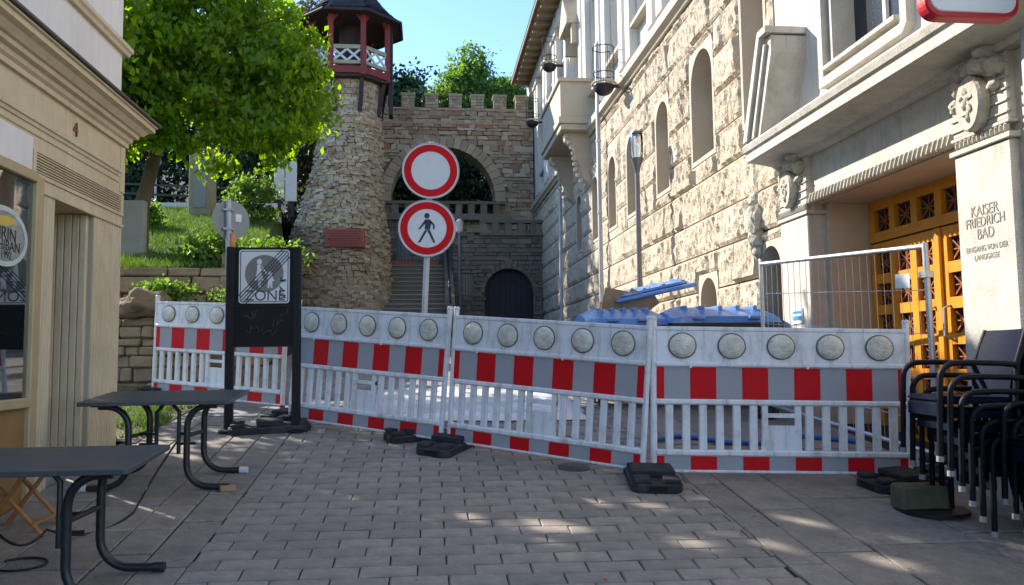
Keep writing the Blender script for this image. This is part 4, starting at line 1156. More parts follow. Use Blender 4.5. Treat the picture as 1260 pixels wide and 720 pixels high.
roof = build('roof', MB().add([tuple(oc(r_, k))[:2]+(z,) for r_, z in prof for k in range(8)], [(i*8+k, i*8+(k+1)%8, (i+1)*8+(k+1)%8, (i+1)*8+k) for i in range(len(prof)-1) for k in range(8)]+[tuple(range(8))]), 'dark_timber', t)
sh = MB(); F0 = np.array(prof)
for s in np.arange(0, 1, .03):
    r0_, z0_ = np.interp(s, np.linspace(0, 1, len(prof)), F0[:,0]), np.interp(s, np.linspace(0, 1, len(prof)), F0[:,1])
    r1_, z1_ = np.interp(min(1, s+.042), np.linspace(0, 1, len(prof)), F0[:,0]), np.interp(min(1, s+.042), np.linspace(0, 1, len(prof)), F0[:,1])
    for k in range(8):
        a, b, c, d = oc(r0_+.05, k), oc(r0_+.05, k+1), oc(r1_+.01, k+1), oc(r1_+.01, k)
        n = max(1, int((b-a).length/.16))
        for q in range(n):
            f0, f1 = q/n, (q+.93)/n; e = random.uniform(0, .015)
            sh.add([(*a.lerp(b, f0)[:2], z0_+.03+e), (*a.lerp(b, f1)[:2], z0_+.03+e), (*d.lerp(c, f1)[:2], z1_+.03), (*d.lerp(c, f0)[:2], z1_+.03)], [(0,1,2,3)])
o = build('shingles', sh, 'slate', roof, fixn=False); o['kind'] = 'stuff'
build('fascia', MB().tube([(*oc(2.03, k)[:2], 14.118) for k in range(9)], .06, 6), 'dark_timber', roof)

# ------------------------------------------------------------------ trees
YT = 15.0
b0 = onY(170, 250, YT); hb = hz(b0.x, YT)
tree('maple_tree', 'broad bright green maple spreading over the grassy bank', (b0.x, YT, hb), [(b0.x, YT, hb-.2), (b0.x+.05, YT, hb+.8), (b0.x+.3, YT-.1, hb+1.7), (b0.x+.7, YT-.3, hb+2.6), (b0.x+.9, YT-.4, hb+3.6)],
     [(-4.5,14.4,7.5,1.9,1.4,1.8),(-3.0,14.4,7.4,1.15,1.2,1.3),(-2.65,14.4,6.5,.9,1.0,.95),(-5.5,14.0,6.9,1.4,1.4,1.4),(-4.1,14.2,6.2,1.4,1.1,.8),(-4.5,14.3,8.7,1.5,1.2,.8),(-5.7,14.2,5.8,.8,.9,.55),(-3.2,14.1,5.65,.9,.8,.55),(-2.5,14.2,5.8,.6,.7,.6),(-2.0,14.3,6.4,.5,.6,.8)],
     44000, .16, .13, 'leaf_maple', per=70, limbs=26, r0=.13, droop=.75, trunks=[[(b0.x-.35,YT+.2,hb-.2),(b0.x-.4,YT+.2,hb+1.2),(b0.x-.8,YT,hb+2.6)]])
tree('maple_tree', 'green maple added behind the beige shop to shade the street', (-7.0, 11.6, 1.3), [(-7.0,11.6,1.1),(-7.0,11.6,3.5),(-6.8,11.6,5.4),(-6.6,11.6,7.4)],
     [(-6.5,11.7,7.3,2.2,1.7,1.9),(-5.2,11.6,6.9,1.1,1.1,1.2),(-6.0,11.8,5.6,1.2,1.0,.8),(-5.7,12.4,4.7,.9,.9,.7)], 22000, .19, .15, 'leaf_maple', limbs=12, r0=.16, droop=.75)  # tree mostly hidden by the shop, added to shade the foreground
for (x, y, z, blobs, n, m, lab) in (
    (-1.0, 40, 7.6, [(-.9,40,13.4,1.5,1.5,2.6),(-.2,40,11.4,2.0,1.6,1.8)], 20000, 'leaf_mid', 'slender leafy tree rising beside the lookout tower'),
    (2.0, 41, 7.6, [(1.8,41,14.2,2.1,1.9,2.2),(.8,41,12.4,1.8,1.6,1.7),(2.2,41,16.6,1.0,1.0,1.5),(3.2,41,13.4,1.6,1.5,1.8),(.3,41,13.8,1.3,1.3,1.6)], 42000, 'leaf_mid', 'full green tree with a pointed top behind the battlements'),
    (4.9, 42, 7.6, [(4.2,42,14.3,1.9,1.7,2.4),(5.6,42,12.6,1.7,1.6,1.8)], 22000, 'leaf_mid', 'green tree behind the battlements next to the bath house eave'),
    (-6.2, 38, 7.3, [(-6.4,38,15.5,2.1,2.0,4.2),(-6.0,38,11.5,2.6,2.2,2.6)], 17000, 'leaf_olive', 'tall olive green conifer rising behind the lookout roof')):
    tree('leafy_tree', lab, (x, y, z-.2), [(x, y, z-.3), (x, y, z+2), (x+.1, y, z+4), (x, y, z+5.5)], blobs, n, .34, .21, m, 'trees behind the gate', per=50, limbs=10, r0=.18, droop=.3)
random.seed(11)
for i in range(9):
    x = -15.5+i*1.75+random.uniform(-.4, .4); y = 30.5+random.uniform(0, 5)+(4 if -5.5 < x < 0 else 0); z = hz(x, min(y, 33)) if x < wallx(min(y,33.5)) else HT
    tree('dark_tree', 'dark shaded woodland tree behind the path at the bank top', (x, y, z), [(x, y, z-.2), (x+.1, y, z+1.6), (x, y, z+3.5), (x, y, z+5)],
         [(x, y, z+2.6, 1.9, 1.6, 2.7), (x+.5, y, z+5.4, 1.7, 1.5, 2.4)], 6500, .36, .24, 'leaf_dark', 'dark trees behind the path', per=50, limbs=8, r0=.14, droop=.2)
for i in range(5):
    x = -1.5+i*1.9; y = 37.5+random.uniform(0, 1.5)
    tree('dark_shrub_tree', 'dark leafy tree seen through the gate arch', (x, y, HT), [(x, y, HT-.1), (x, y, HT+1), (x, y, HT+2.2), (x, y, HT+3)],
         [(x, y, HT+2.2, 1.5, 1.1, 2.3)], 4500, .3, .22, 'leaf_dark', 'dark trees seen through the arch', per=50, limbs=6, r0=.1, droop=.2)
# shrubs and ground cover on the bank
def shrub(px, py, Y, s, n, m, label, L=.09):
    p = onY(px, py, Y); p.z = hz(p.x, Y) if Y > 12.96 else p.z
    t = thing('shrub', label, 'shrub', (p.x, Y, p.z))
    P, tips = crown_points([(p.x, Y, p.z+s[2]*.7, s[0], s[1], s[2])], n, .11, 40)
    for k in range(5):
        build('stem', MB().tube([(p.x+random.uniform(-.1,.1)*s[0], Y, p.z-.05), tuple(tips[k*len(tips)//5])], .012, 5), 'bark', t)
    leaves('foliage', P, m, L, t, .2); return t
shrub(335, 300, 14.0, (.5,.4,.24), 2400, 'leaf_mid', 'dense dark green shrub on the bank behind the pedestrian zone board')
shrub(262, 305, 13.6, (.48,.35,.28), 2400, 'leaf_mid', 'low green shrub at the front edge of the bank')
shrub(290, 305, 13.35, (.28,.22,.16), 1000, 'leaf_mid', 'small leafy shrub hanging over the retaining wall')
shrub(312, 262, 19.0, (.62,.5,.75), 2800, 'leaf_mid', 'rounded green bush at the top of the bank')
shrub(182, 250, 18.0, (.3,.3,.36), 1200, 'leaf_mid', 'small round bush beside the maple trunk')
shrub(200, 362, 12.3, (.36,.18,.11), 1300, 'leaf_mid', 'leafy green weeds growing over the boulders', .075)
shrub(285, 366, 12.4, (.22,.12,.07), 500, 'leaf_mid', 'sparse weeds on top of the wall behind the far barrier', .06)

# ================================================================== STREET OBJECTS
UP = Vector((0,0,1))
# ---- barrier panels
BL = 2.0; BH = 1.2
def make_barrier():
    t = thing('street_barrier', '', 'barrier')
    z = .05; th = .02
    up_ = build('lamp_board', MB().box(.04, BL-.04, -th, th, z+.905, z+1.195), 'barrier_white', t, bev=.008)
    build('top_edge', MB().box(.03, BL-.03, -.028, .028, z+1.17, z+1.205), 'barrier_white', up_, bev=.006)
    build('ridge', MB().box(.03, BL-.03, -.038, .038, z+.868, z+.912), 'barrier_white', up_, bev=.012)
    for k in range(5):
        x = .24+k*(BL-.48)/4
        l = build('reflector', MB().lathe([(.102,.0),(.100,-.014),(.085,-.024),(.05,-.031),(.004,-.034)], 24, (x, -th, z+1.045), 'y'), 'lens', up_, smooth=True)
        build('reflector_ring', MB().tube([(x+.105*math.cos(R(q)), -th-.006, z+1.045+.105*math.sin(R(q))) for q in range(0, 361, 15)], .006, 6), 'lens_ring', l, smooth=True)
    sb = build('stripe_board', MB().box(.04, BL-.04, -.016, .016, z+.60, z+.868), 'grey_film', t)
    lb = build('lower_stripe_board', MB().box(.04, BL-.04, -.016, .016, z+.02, z+.135), 'grey_film', t)
    x = -.1
    for k in range(6):
        a, b = max(.042, x), min(BL-.042, x+.2)
        build('red_stripe', MB().box(a, b, -.0185, .0185, z+.602, z+.866), 'red_film', sb)
        build('red_stripe', MB().box(a, b, -.0185, .0185, z+.022, z+.133), 'red_film', lb)
        x += .4
    build('rail', MB().box(.03, BL-.03, -.034, .034, z+.555, z+.602), 'barrier_white', t, bev=.012)
    build('rail', MB().box(.03, BL-.03, -.034, .034, z+.135, z+.185), 'barrier_white', t, bev=.012)
    build('bottom_edge', MB().box(.03, BL-.03, -.026, .026, z-.0, z+.022), 'barrier_white', t, bev=.005)
    n = 6; pw = .30; s0 = .075; reg = (BL/2-pw/2-s0)
    for side in (0, 1):
        for k in range(n):
            x = s0+reg*(k+.5)/n
            if side: x = BL-x
            build('slat', MB().box(x-.030, x+.030, -.018, .018, z+.183, z+.557), 'barrier_white', t, bev=.006)
    a, b = BL/2-pw/2, BL/2+pw/2
    build('grip_plate', MB().box(a, b, -.016, .016, z+.183, z+.39).box(a, b, -.018, .018, z+.455, z+.49).box(a, a+.045, -.016, .016, z+.39, z+.557).box(b-.045, b, -.016, .016, z+.39, z+.557), 'barrier_white', t)
    for x in (.022, BL-.022):
        build('tube_post', MB().tube([(x, 0, -.04), (x, 0, z+1.26)], .026, 12), 'barrier_white', t, smooth=True)
        build('post_cap', MB().lathe([(.029,0),(.029,.02),(.02,.03)], 10, (x, 0, z+1.255)), 'cap_white', t, smooth=True)
        build('red_foot_ring', MB().lathe([(.030,0),(.030,.03)], 10, (x, 0, .03)), 'red_film', t)
    for x in (.30, 1.2):
        build('cable_tie', MB().box(x-.008, x+.008, -.040, -.034, z+.86, z+.91), 'barrier_white', t)
    return t
bproto = make_barrier()
P1a, P1b = ground(189, 488), ground(349, 505)
J = [ground(352, 520), ground(547, 549), ground(797, 588), ground(1128, 592)]
def stretch(a, b):   # keep the true panel length, centred on the measured span
    c = (a+b)/2; d = (b-a).normalized(); return c-d*BL/2, c+d*BL/2
d12 = (J[1]-J[0]).normalized()
ends = [((P1a+P1b)/2-(P1b-P1a).normalized()*1.0, None)]
spans = []
dv = (P1b-P1a).normalized(); spans.append((P1b-dv*2.32, P1b))
for i in range(3):
    dv = (J[i+1]-J[i]).normalized()
    spans.append((J[i]+dv*.028, J[i+1]-dv*.028))
labs = ['white barrier panel partly hidden behind the dark pedestrian zone board', 'white barrier panel between the zone board and the two round signs', 'white barrier panel in front of the shaded stone terrace and gate', 'white barrier panel ending at the stacked dark chairs']
feet = []
for i, (a, b) in enumerate(spans):
    o = bproto if i == 0 else copy_tree(bproto)
    o['label'] = labs[i]; o['group'] = 'barrier panels closing the street'
    x = (b-a); L = x.length; x.normalize(); y = UP.cross(x).normalized(); zz = x.cross(y)
    lean = (-.015, .02, -.01, .012)[i]
    zz = (zz + y*lean).normalized(); y = zz.cross(x)
    m = Matrix(((x.x*L/BL, y.x, zz.x, a.x), (x.y*L/BL, y.y, zz.y, a.y), (x.z*L/BL, y.z, zz.z, a.z), (0,0,0,1)))
    o.matrix_world = m
    o.matrix_basis = m
# ---- rubber base feet
def foot(loc, ang, label, L=.78, W=.40, group='rubber feet under the barriers'):
    t = thing('rubber_weight', label, 'barrier foot', (0,0,0), group)
    b = .13
    build('base', MB().prism([(-L/2,-W/2+.05),(-L/2+.05,-W/2),(L/2-.05,-W/2),(L/2,-W/2+.05),(L/2,W/2-.05),(L/2-.05,W/2),(-L/2+.05,W/2),(-L/2,W/2-.05)], 0, .075, 'xy'), 'rubber', t, bev=.012)
    build('socket_block', MB().box(-.13, .13, -W/2+.03, W/2-.03, .075, b), 'rubber', t, bev=.008)
    for s in (-1, 1):
        for (q0, q1) in ((-W/2+.02, -.05), (.05, W/2-.02)): build('end_lobe', MB().box(s*L/2-s*.16, s*L/2-s*.02, q0, q1, .075, .11), 'rubber', t, bev=.007)
        build('grip_slot', MB().box(s*L/2-s*.015, s*L/2+s*.004, -.07, .07, .02, .06), 'dark_gap', t)
    z = G(loc[0], loc[1])
    nrm = Vector((.012, -.1255 if loc[1] < 9 else -.088, 1)).normalized()
    x = Vector((math.cos(ang), math.sin(ang), 0)); x = (x-nrm*x.dot(nrm)).normalized(); y = nrm.cross(x)
    t.matrix_basis = Matrix(((x.x,y.x,nrm.x,loc[0]),(x.y,y.y,nrm.y,loc[1]),(x.z,y.z,nrm.z,z-.004),(0,0,0,1)))
    return t
foot((J[2].x, J[2].y-.12), R(83), 'black rubber foot under the barrier joint nearest the stacked chairs', .66, .40)
foot((J[1].x+.06, J[1].y-.05), R(62), 'black rubber foot under the barrier joint below the two round signs', .82, .36)
foot((J[1].x-.28, J[1].y+.32), R(20), 'black rubber foot lying behind the barrier joint below the round signs', .6, .3)
foot((J[0].x+.02, J[0].y+.1), R(70), 'black rubber foot under the barrier joint beside the zone board', .7, .36)
foot((spans[0][0].x+.02, spans[0][0].y), R(80), 'black rubber foot at the far barrier end by the stone wall', .7, .36)
q = ground(1102, 603); foot((q.x+.12, q.y+.1), R(12), 'black rubber foot in front of the mossy stone block', .7, .34)

# ---- mossy block and base by the chairs
q = ground(1135, 628)
tag(build('stone_block', MB().obox((q.x+.02, q.y+.06, q.z+.085), (.36, .2, .19), Matrix.Rotation(R(-6), 3, 'Z'), .03), 'mossy_stone', loc=(q.x, q.y+.06, q.z-.01), bev=.02), 'small mossy stone block beside the stacked chairs', 'stone')
q2 = ground(1150, 634)
t = thing('umbrella_base', 'flat dark metal plate under the stacked chairs', 'base plate', (q2.x, q2.y+.1, q2.z))
build('plate', MB().lathe([(.26,0),(.26,.025),(.05,.035)], 20, (q2.x+.05, q2.y+.12, q2.z)), 'frame_dark', t, smooth=True)
build('socket', MB().tube([(q2.x+.05, q2.y+.12, q2.z+.03), (q2.x+.05, q2.y+.12, q2.z+.2)], .03, 10), 'frame_dark', t)

# ---- two round prohibition signs on a post
sp = Vector((0.0, 8.72, 0)); gz = G(0, 8.72)
c1, c2 = onY(530, 210, 8.65), onY(525.5, 281, 8.65)
t = thing('round_road_signs', 'leaning grey post with two red ringed round prohibition signs', 'road sign', (c2.x-.08, 8.72, gz))
bot = Vector((onY(521, 388, 8.72).x-.045, 8.72, gz-.05)); top = Vector((c1.x+.012, 8.72, c1.z+.33))
build('post', MB().tube([bot, top], .032, 12), 'pole_grey', t, smooth=True)
def disc(c, r, ring, m, par, name, y=-.0):
    return build(name, MB().lathe([(r,-.002),(r,.002)], 48, (c.x, c.y+y, c.z), 'y'), m, par)
for c, nm in ((c1, 'upper_sign'), (c2, 'lower_sign')):
    s = disc(c, .305, 0, 'sign_white', t, nm)
    build('rim', MB().tube([(c.x+.303*math.cos(R(k)), c.y, c.z+.303*math.sin(R(k))) for k in range(0, 361, 8)], .007, 6), 'pole_grey', s)
    ro, ri, n = .285, .208, 48
    mb = MB(); mb.add([(c.x+ro*math.cos(2*math.pi*k/n), c.y-.0045, c.z+ro*math.sin(2*math.pi*k/n)) for k in range(n)]+[(c.x+ri*math.cos(2*math.pi*k/n), c.y-.0045, c.z+ri*math.sin(2*math.pi*k/n)) for k in range(n)], [(k, (k+1)%n, n+(k+1)%n, n+k) for k in range(n)])
    build('red_ring', mb, 'red_film', s)
    build('clamp', MB().box(c.x-.06, c.x+.06, c.y+.004, c.y+.11, c.z+.17, c.z+.20).box(c.x-.06, c.x+.06, c.y+.004, c.y+.11, c.z-.2, c.z-.17), 'zinc', s)
c = c2; y = c.y-.006; mb = MB()
def P2(x, z): return (c.x+x, c.z+z)
mb.prism([P2(.028*math.cos(R(k))+.0, .135+.03*math.sin(R(k))) for k in range(0, 360, 24)], y, y-.001, 'xz')
for poly in ([(-.022,.095),(.03,.095),(.046,.06),(.03,-.015),(-.022,-.015)], [(-.022,.09),(-.09,-.005),(-.078,-.015),(-.012,.06)], [(.03,.095),(.082,.04),(.078,-.01),(.064,-.01),(.064,.035),(.025,.065)],
             [(-.022,-.02),(.005,-.02),(-.075,-.155),(-.098,-.155)], [(.002,-.02),(.03,-.02),(.088,-.155),(.066,-.155)]):
    mb.prism([P2(a, b) for a, b in poly], y, y-.001, 'xz')
build('walking_figure', mb, 'sign_black', [o for o in t.children if o.name.startswith('lower_sign')][0])

# ---- pedestrian zone board
YB = 8.58
bl_, br_ = onY(281, 530, YB), onY(364, 531, YB)
xl, xr = bl_.x, br_.x; gz = G((xl+xr)/2, YB)
zt = onY(320, 304, YB).z
t = thing('zone_board', 'black framed board with grey end of pedestrian zone sign above scribbled panel', 'sign', ((xl+xr)/2, YB, gz))
for x in (xl, xr):
    build('post', MB().box(x-.042, x+.042, YB-.04, YB+.04, G(x, YB)-.02, zt), 'frame_dark', t, bev=.012)
    build('foot_plate', MB().lathe([(.10,0),(.10,.02),(.05,.035)], 16, (x, YB, G(x, YB)-.004)), 'frame_dark', t)
zp0 = onY(320, 374, YB).z; zq = onY(320, 427, YB).z
build('backing', MB().box(xl+.042, xr-.042, YB-.012, YB+.02, zp0-.02, zt-.005), 'board_dark', t)
lp = build('lower_panel', MB().box(xl+.042, xr-.042, YB-.012, YB+.02, zq, zp0-.026), 'board_dark', t)
build('divider', MB().box(xl+.04, xr-.04, YB-.022, YB-.012, zp0-.032, zp0-.016), 'frame_dark', t)
x0, x1 = xl+.085, xr-.075; z0, z1 = zp0+.005, zt-.03; yp = YB-.017
cxp = (x0+x1)/2
def rr_poly(x0, x1, z0, z1, r):
    return arc(x1-r, z1-r, r, 0, 90, 5)+arc(x0+r, z1-r, r, 90, 180, 5)+arc(x0+r, z0+r, r, 180, 270, 5)+arc(x1-r, z0+r, r, 270, 360, 5)
pl = build('sign_plate', MB().prism(rr_poly(x0, x1, z0, z1, .03), yp, YB-.011, 'xz'), 'plate_grey', t)
mb = MB(); A = rr_poly(x0+.012, x1-.012, z0+.012, z1-.012, .025); B = rr_poly(x0+.020, x1-.020, z0+.020, z1-.020, .02); n = len(A)
mb.add([(a, yp-.001, b) for a, b in A]+[(a, yp-.001, b) for a, b in B], [(k, (k+1)%n, n+(k+1)%n, n+k) for k in range(n)])
build('border_line', mb, 'sign_black', pl)
cz = z1-.25
build('grey_disc', MB().prism([(cxp+.0+.195*math.cos(R(k)), cz+.195*math.sin(R(k))) for k in range(0, 360, 10)], yp-.001, yp-.002, 'xz'), 'plate_dark', pl)
mb = MB(); yf = yp-.003
def blob(pts): mb.prism([(cxp+a, cz+b) for a, b in pts], yf, yf-.001, 'xz')
blob([(-.05+.026*math.cos(R(k)), .125+.028*math.sin(R(k))) for k in range(0, 360, 30)])
blob([(-.07,.095),(-.03,.095),(-.015,.05),(-.03,.02),(-.005,-.07),(-.03,-.07),(-.035,-.14),(-.06,-.14),(-.06,-.07),(-.095,-.07),(-.075,.02)])
blob([(-.03,.09),(.035,.0),(.025,-.01),(-.035,.06)])
blob([(.06+.02*math.cos(R(k)), .0+.022*math.sin(R(k))) for k in range(0, 360, 30)])
blob([(.04,-.025),(.08,-.025),(.1,-.075),(.085,-.08),(.08,-.07),(.085,-.15),(.068,-.15),(.06,-.1),(.05,-.15),(.033,-.15),(.04,-.07),(.03,-.05)])
build('mother_and_child', mb, 'plate_grey', pl)
for k in range(5):
    o_ = (k-2)*.038
    a = Vector((x0+.03-o_*.5+ .0, yp-.005, z0+.03+o_*.5)); b = Vector((x1-.03-o_*.5, yp-.005, z1-.03+o_*.5))
    build('diagonal_bar', MB().bar(a, b, .0095, .002, (0,1,0)), 'sign_black', pl)
text('zone_text', 'ZONE', .155, 'scribble', t, frame_matrix((cxp+.01, yp-.002, z0+.075), (1,0,0), (0,0,1)), .001, sx=.95)
random.seed(5)
mb = MB()
for k in range(5):
    zz = z0+.05+k*.052; pts = [(x1-.065+random.uniform(-.035,.035), yp-.004, zz+random.uniform(-.03,.03)) for _ in range(5)]
    build('graffiti', MB().tube(pts, .0045, 4), 'sign_black', pl)
for k, (gx, gzv, s) in enumerate(((.18,.75,.13),(.36,.3,.2),(.52,.8,.09),(.2,.4,.1),(.45,.55,.12))):
    mb = MB(); X = xl+gx+.03; Z = zq+(zp0-zq)*gzv
    pts = [(X+s*(i/9-.5)+random.uniform(-.02,.02), YB-.0135, Z+random.uniform(-.05,.05)) for i in range(10)]
    mb.tube(pts, .0035, 4); build('scribble', mb, 'scribble', lp)
foot(((xl+xr)/2+.07, YB+.02), R(14), 'flat black rubber foot between the posts of the zone board', .80, .26)

# ---- round sign seen from behind
cb = onY(283, 270, 8.74); gx = onY(282, 528, 8.74).x
t = thing('back_facing_sign', 'round grey sign seen from behind on a stickered pole beside the zone board', 'road sign', (gx, 8.74, G(gx, 8.74)))
build('pole', MB().tube([(gx-.0, 8.74, G(gx, 8.74)-.05), (cb.x-.02, 8.74, cb.z+.2)], .030, 12), 'pole_grey', t, smooth=True)
ds = build('disc', MB().lathe([(.21,-.003),(.21,.003)], 40, (0,0,0), 'y'), 'sign_back', t)
ds.data.transform(Matrix.Translation(Vector((cb.x, 8.785, cb.z))-Vector(t.location)) @ Matrix.Rotation(R(40), 4, 'Z') @ Matrix.Translation(Vector(t.location)))
build('clamp', MB().box(cb.x-.06, cb.x+.03, 8.70, 8.79, cb.z+.09, cb.z+.115).box(cb.x-.06, cb.x+.03, 8.70, 8.79, cb.z-.115, cb.z-.09), 'zinc', t)
build('sticker', MB().lathe([(.0325,0),(.0325,.16)], 12, (gx, 8.74, onY(282, 306, 8.74).z)), 'sticker_orange', t)
s = build('label_sticker', MB().box(.05, .115, -.006, -.0035, -.01, .07), 'sticker_white', t)
s.data.transform(Matrix.Translation(Vector((cb.x, 8.785, cb.z))-Vector(t.location)) @ Matrix.Rotation(R(40), 4, 'Z') @ Matrix.Translation(Vector(t.location)))

# ---- cafe tables
def make_table(name, label, x0, x1, y0, y1, zf, zbk):
    t = thing(name, label, 'table', ((x0+x1)/2, (y0+y1)/2, G((x0+x1)/2, (y0+y1)/2)), 'dark tables outside the shop')
    def zt(y): return zf+(zbk-zf)*(y-y0)/(y1-y0)
    th = .028; mb = MB()
    r_ = .03; pol = arc(x1-r_, y1-r_, r_, 0, 90, 4)+arc(x0+r_, y1-r_, r_, 90, 180, 4)+arc(x0+r_, y0+r_, r_, 180, 270, 4)+arc(x1-r_, y0+r_, r_, 270, 360, 4)
    n = len(pol); mb.add([(x, y, zt(y)-th) for x, y in pol]+[(x, y, zt(y)) for x, y in pol], [tuple(range(n))[::-1], tuple(range(n, 2*n))]+[(i, (i+1)%n, n+(i+1)%n, n+i) for i in range(n)])
    build('table_top', mb, 'table_top', t, bev=.003)
    cx_ = (x0+x1)/2; hw = (x1-x0)/2
    for s in (-1, 1):
        for yy in (y0+.13, y1-.13):
            xo = cx_+s*(hw-.10); xi = cx_+s*(hw-.34); z1_ = zt(yy)-th-.022; z0_ = G(xo, yy)+.03
            pts = [(xo-s*.02, yy, z1_)]
            pts += [(xi+s*.16-s*.16*math.sin(R(a)), yy, z1_-.16+.16*math.cos(R(a))) for a in range(0, 91, 15)]
            pts += [(xi+s*.17-s*.17*math.cos(R(a)), yy, z0_+.17-.17*math.sin(R(a))) for a in range(0, 91, 15)]
            ye = yy
            pts += [(xo+s*.08, ye, G(xo+s*.08, ye)+.028)]
            l = build('leg', MB().tube(pts, .024, 10), 'table_leg', t, smooth=True)
            build('foot_cap', MB().tube([(xo+s*.05, ye, G(xo+s*.05, ye)+.028), (xo+s*.115, ye, G(xo+s*.115, ye)+.028)], .028, 10), 'cap_white' if y0 > 6 else 'table_leg', l) if yy > y0+.2 or s < 0 else None
            build('top_plate', MB().box(xo-s*.12, xo+s*.03, yy-.03, yy+.03, z1_+.0, zt(yy)-th+.001), 'table_leg', l)
        ym = (y0+y1)/2; xi = cx_+s*(hw-.34); zc = zt(ym)-.3
        build('cross_bar', MB().tube([(xi, y0+.13, zc), (xi, y1-.13, zc)], .016, 8), 'table_leg', t)
        xb = cx_+s*(hw-.47)
        build('fold_stay', MB().tube([(xb-s*.2, ym, zt(ym)-th-.015), (xb-s*.06, ym, zt(ym)-th-.03), (xb, ym, zt(ym)-th-.10), (xb, ym, G(xb, ym)+.22)], .016, 8), 'table_leg', t, smooth=True)
        build('stay_link', MB().tube([(xb, ym, zc), (xi, ym, zc)], .012, 6).tube([(xb, ym, G(xb, ym)+.3), (xi, ym, G(xb, ym)+.3)], .012, 6), 'table_leg', t)
    return t
make_table('cafe_table', 'dark slatless folding table beside the shop doorway, its foot on a wooden block', -2.60, -1.49, 6.38, 7.12, 1.522, 1.578)
make_table('cafe_table', 'dark folding table under the shop window', -2.85, -1.50, 4.33, 5.03, 1.283, 1.335)
tag(build('wood_block', MB().obox((-1.52, 6.50, G(-1.52, 6.5)+.02), (.12, .10, .045), Matrix.Rotation(R(20), 3, 'Z')), 'wood_block', loc=(-1.52, 6.5, G(-1.52, 6.5)), bev=.005), 'small wooden wedge under the table foot', 'wooden block')
# cable slung between the tables
def sag(a, b, d, n=10): return [tuple(Vector(a).lerp(Vector(b), i/n)-UP*(d*4*(i/n)*(1-i/n))) for i in range(n+1)]
pts = sag((-1.93, 6.6, 1.2), (-2.0, 5.9, G(-2, 5.9)+.03), -.02, 6)+sag((-2.0, 5.9, G(-2, 5.9)+.03), (-2.3, 5.3, G(-2.3, 5.3)+.12), .08)[1:]+sag((-2.3,5.3,G(-2.3,5.3)+.12), (-2.35, 4.75, .95), .1)[1:]
tag(build('cable', MB().tube(pts, .008, 6), 'cable', loc=(-2.0, 5.9, G(-2, 5.9))), 'thin black cable running between the two dark tables', 'cable')
cq = ground(25, 697); pts = [(cq.x+.14*math.cos(R(a)), cq.y+.10*math.sin(R(a)), G(cq.x, cq.y)+.012+.1*.1255*math.sin(R(a))) for a in range(-170, 150, 15)]
tag(build('cable', MB().tube(pts, .007, 6), 'cable', loc=(cq.x, cq.y, cq.z)), 'looped end of black cable on the paving under the shop window table', 'cable')
# wooden folding stool
t = thing('folding_stool', 'small reddish wooden folding stool leaning below the shop window', 'stool', (-2.62, 5.62, G(-2.62, 5.62)))
g0 = G(-2.62, 5.62)
for yy in (5.45, 5.78):
    build('leg', MB().bar((-2.78, yy, g0+.0), (-2.50, yy, g0+.40), .035, .022), 'stool_wood', t, bev=.004)
    build('leg', MB().bar((-2.40, yy+.03, g0+.0), (-2.74, yy+.03, g0+.38), .035, .022), 'stool_wood', t, bev=.004)
for k in range(5):
    build('slat', MB().box(-2.78+k*.075, -2.72+k*.075, 5.42, 5.84, g0+.385, g0+.405), 'stool_wood', t, bev=.004)
build('stretcher', MB().bar((-2.46, 5.45, g0+.08), (-2.46, 5.8, g0+.08), .02), 'stool_wood', t)

# ---- stacked wicker armchairs (front faces local +x)
def make_chair():
    t = thing('wicker_armchair', '', 'chair')
    sb = MB(); nx_, ny_ = 6, 6
    st = build('seat', MB().box(-.25, .25, -.245, .245, .385, .435), 'wicker', t, bev=.018, seg=2)
    build('seat_apron', MB().box(.215, .245, -.24, .24, .29, .384), 'wicker', st, bev=.008)
    bk = MB(); n = 8
    prof = [(-.215,.43),(-.235,.55),(-.262,.68),(-.298,.80),(-.335,.90)]
    vs = []; 
    for (x, z) in prof:
        for k in range(n+1):
            v = -1+2*k/n; vs.append((x-.03*(1-v*v), v*.235, z))
    m = len(vs); vs += [(x-.028, y, z-.004) for x, y, z in vs]; fs = []
    for j in range(len(prof)-1):
        for k in range(n):
            q = j*(n+1)+k; fs.append((q, q+1, q+n+2, q+n+1)); fs.append((m+q, m+q+n+1, m+q+n+2, m+q+1))
    top = (len(prof)-1)*(n+1)
    for k in range(n): fs.append((top+k, top+k+1, m+top+k+1, m+top+k)); fs.append((k, m+k, m+k+1, k+1))
    for j in range(len(prof)-1):
        for q in (j*(n+1), j*(n+1)+n): fs.append((q, q+n+1, m+q+n+1, m+q))
    bk.add(vs, fs); build('backrest', bk, 'wicker', t, smooth=True)
    for s in (-1, 1):
        y = s*.272
        arm = [(.262,y,.42),(.258,y,.52)]+[(.258-.11+.11*math.cos(R(a)), y, .55+.11*math.sin(R(a))) for a in range(10, 91, 16)]+[(.02,y,.665),(-.16,y,.662),(-.25,y*.97,.655)]
        build('armrest', MB().tube(arm, .020, 10), 'wicker_frame', t, smooth=True)
        l = build('leg', MB().tube([(.27,y,.035),(.262,y,.44)], .0195, 10), 'wicker_frame', t, smooth=True)
        build('foot_cap', MB().tube([(.2715,y,.0),(.270,y,.037)], .024, 10), 'cap_dull', l, smooth=True)
        l = build('leg', MB().tube([(-.31,y*.95,.035),(-.25,y*.95,.40),(-.262,y*.95,.66),(-.345,y*.9,.90)], .021, 10), 'wicker_frame', t, smooth=True)
        build('foot_cap', MB().tube([(-.316,y*.95,.0),(-.31,y*.95,.037)], .022, 10), 'cap_dull', l, smooth=True)
    return t
cproto = make_chair()
AF = R(172.6); fdir = Vector((math.cos(AF), math.sin(AF), 0)); ldir = Vector((-math.sin(AF), math.cos(AF), 0))
fq = ground(1224, 660)
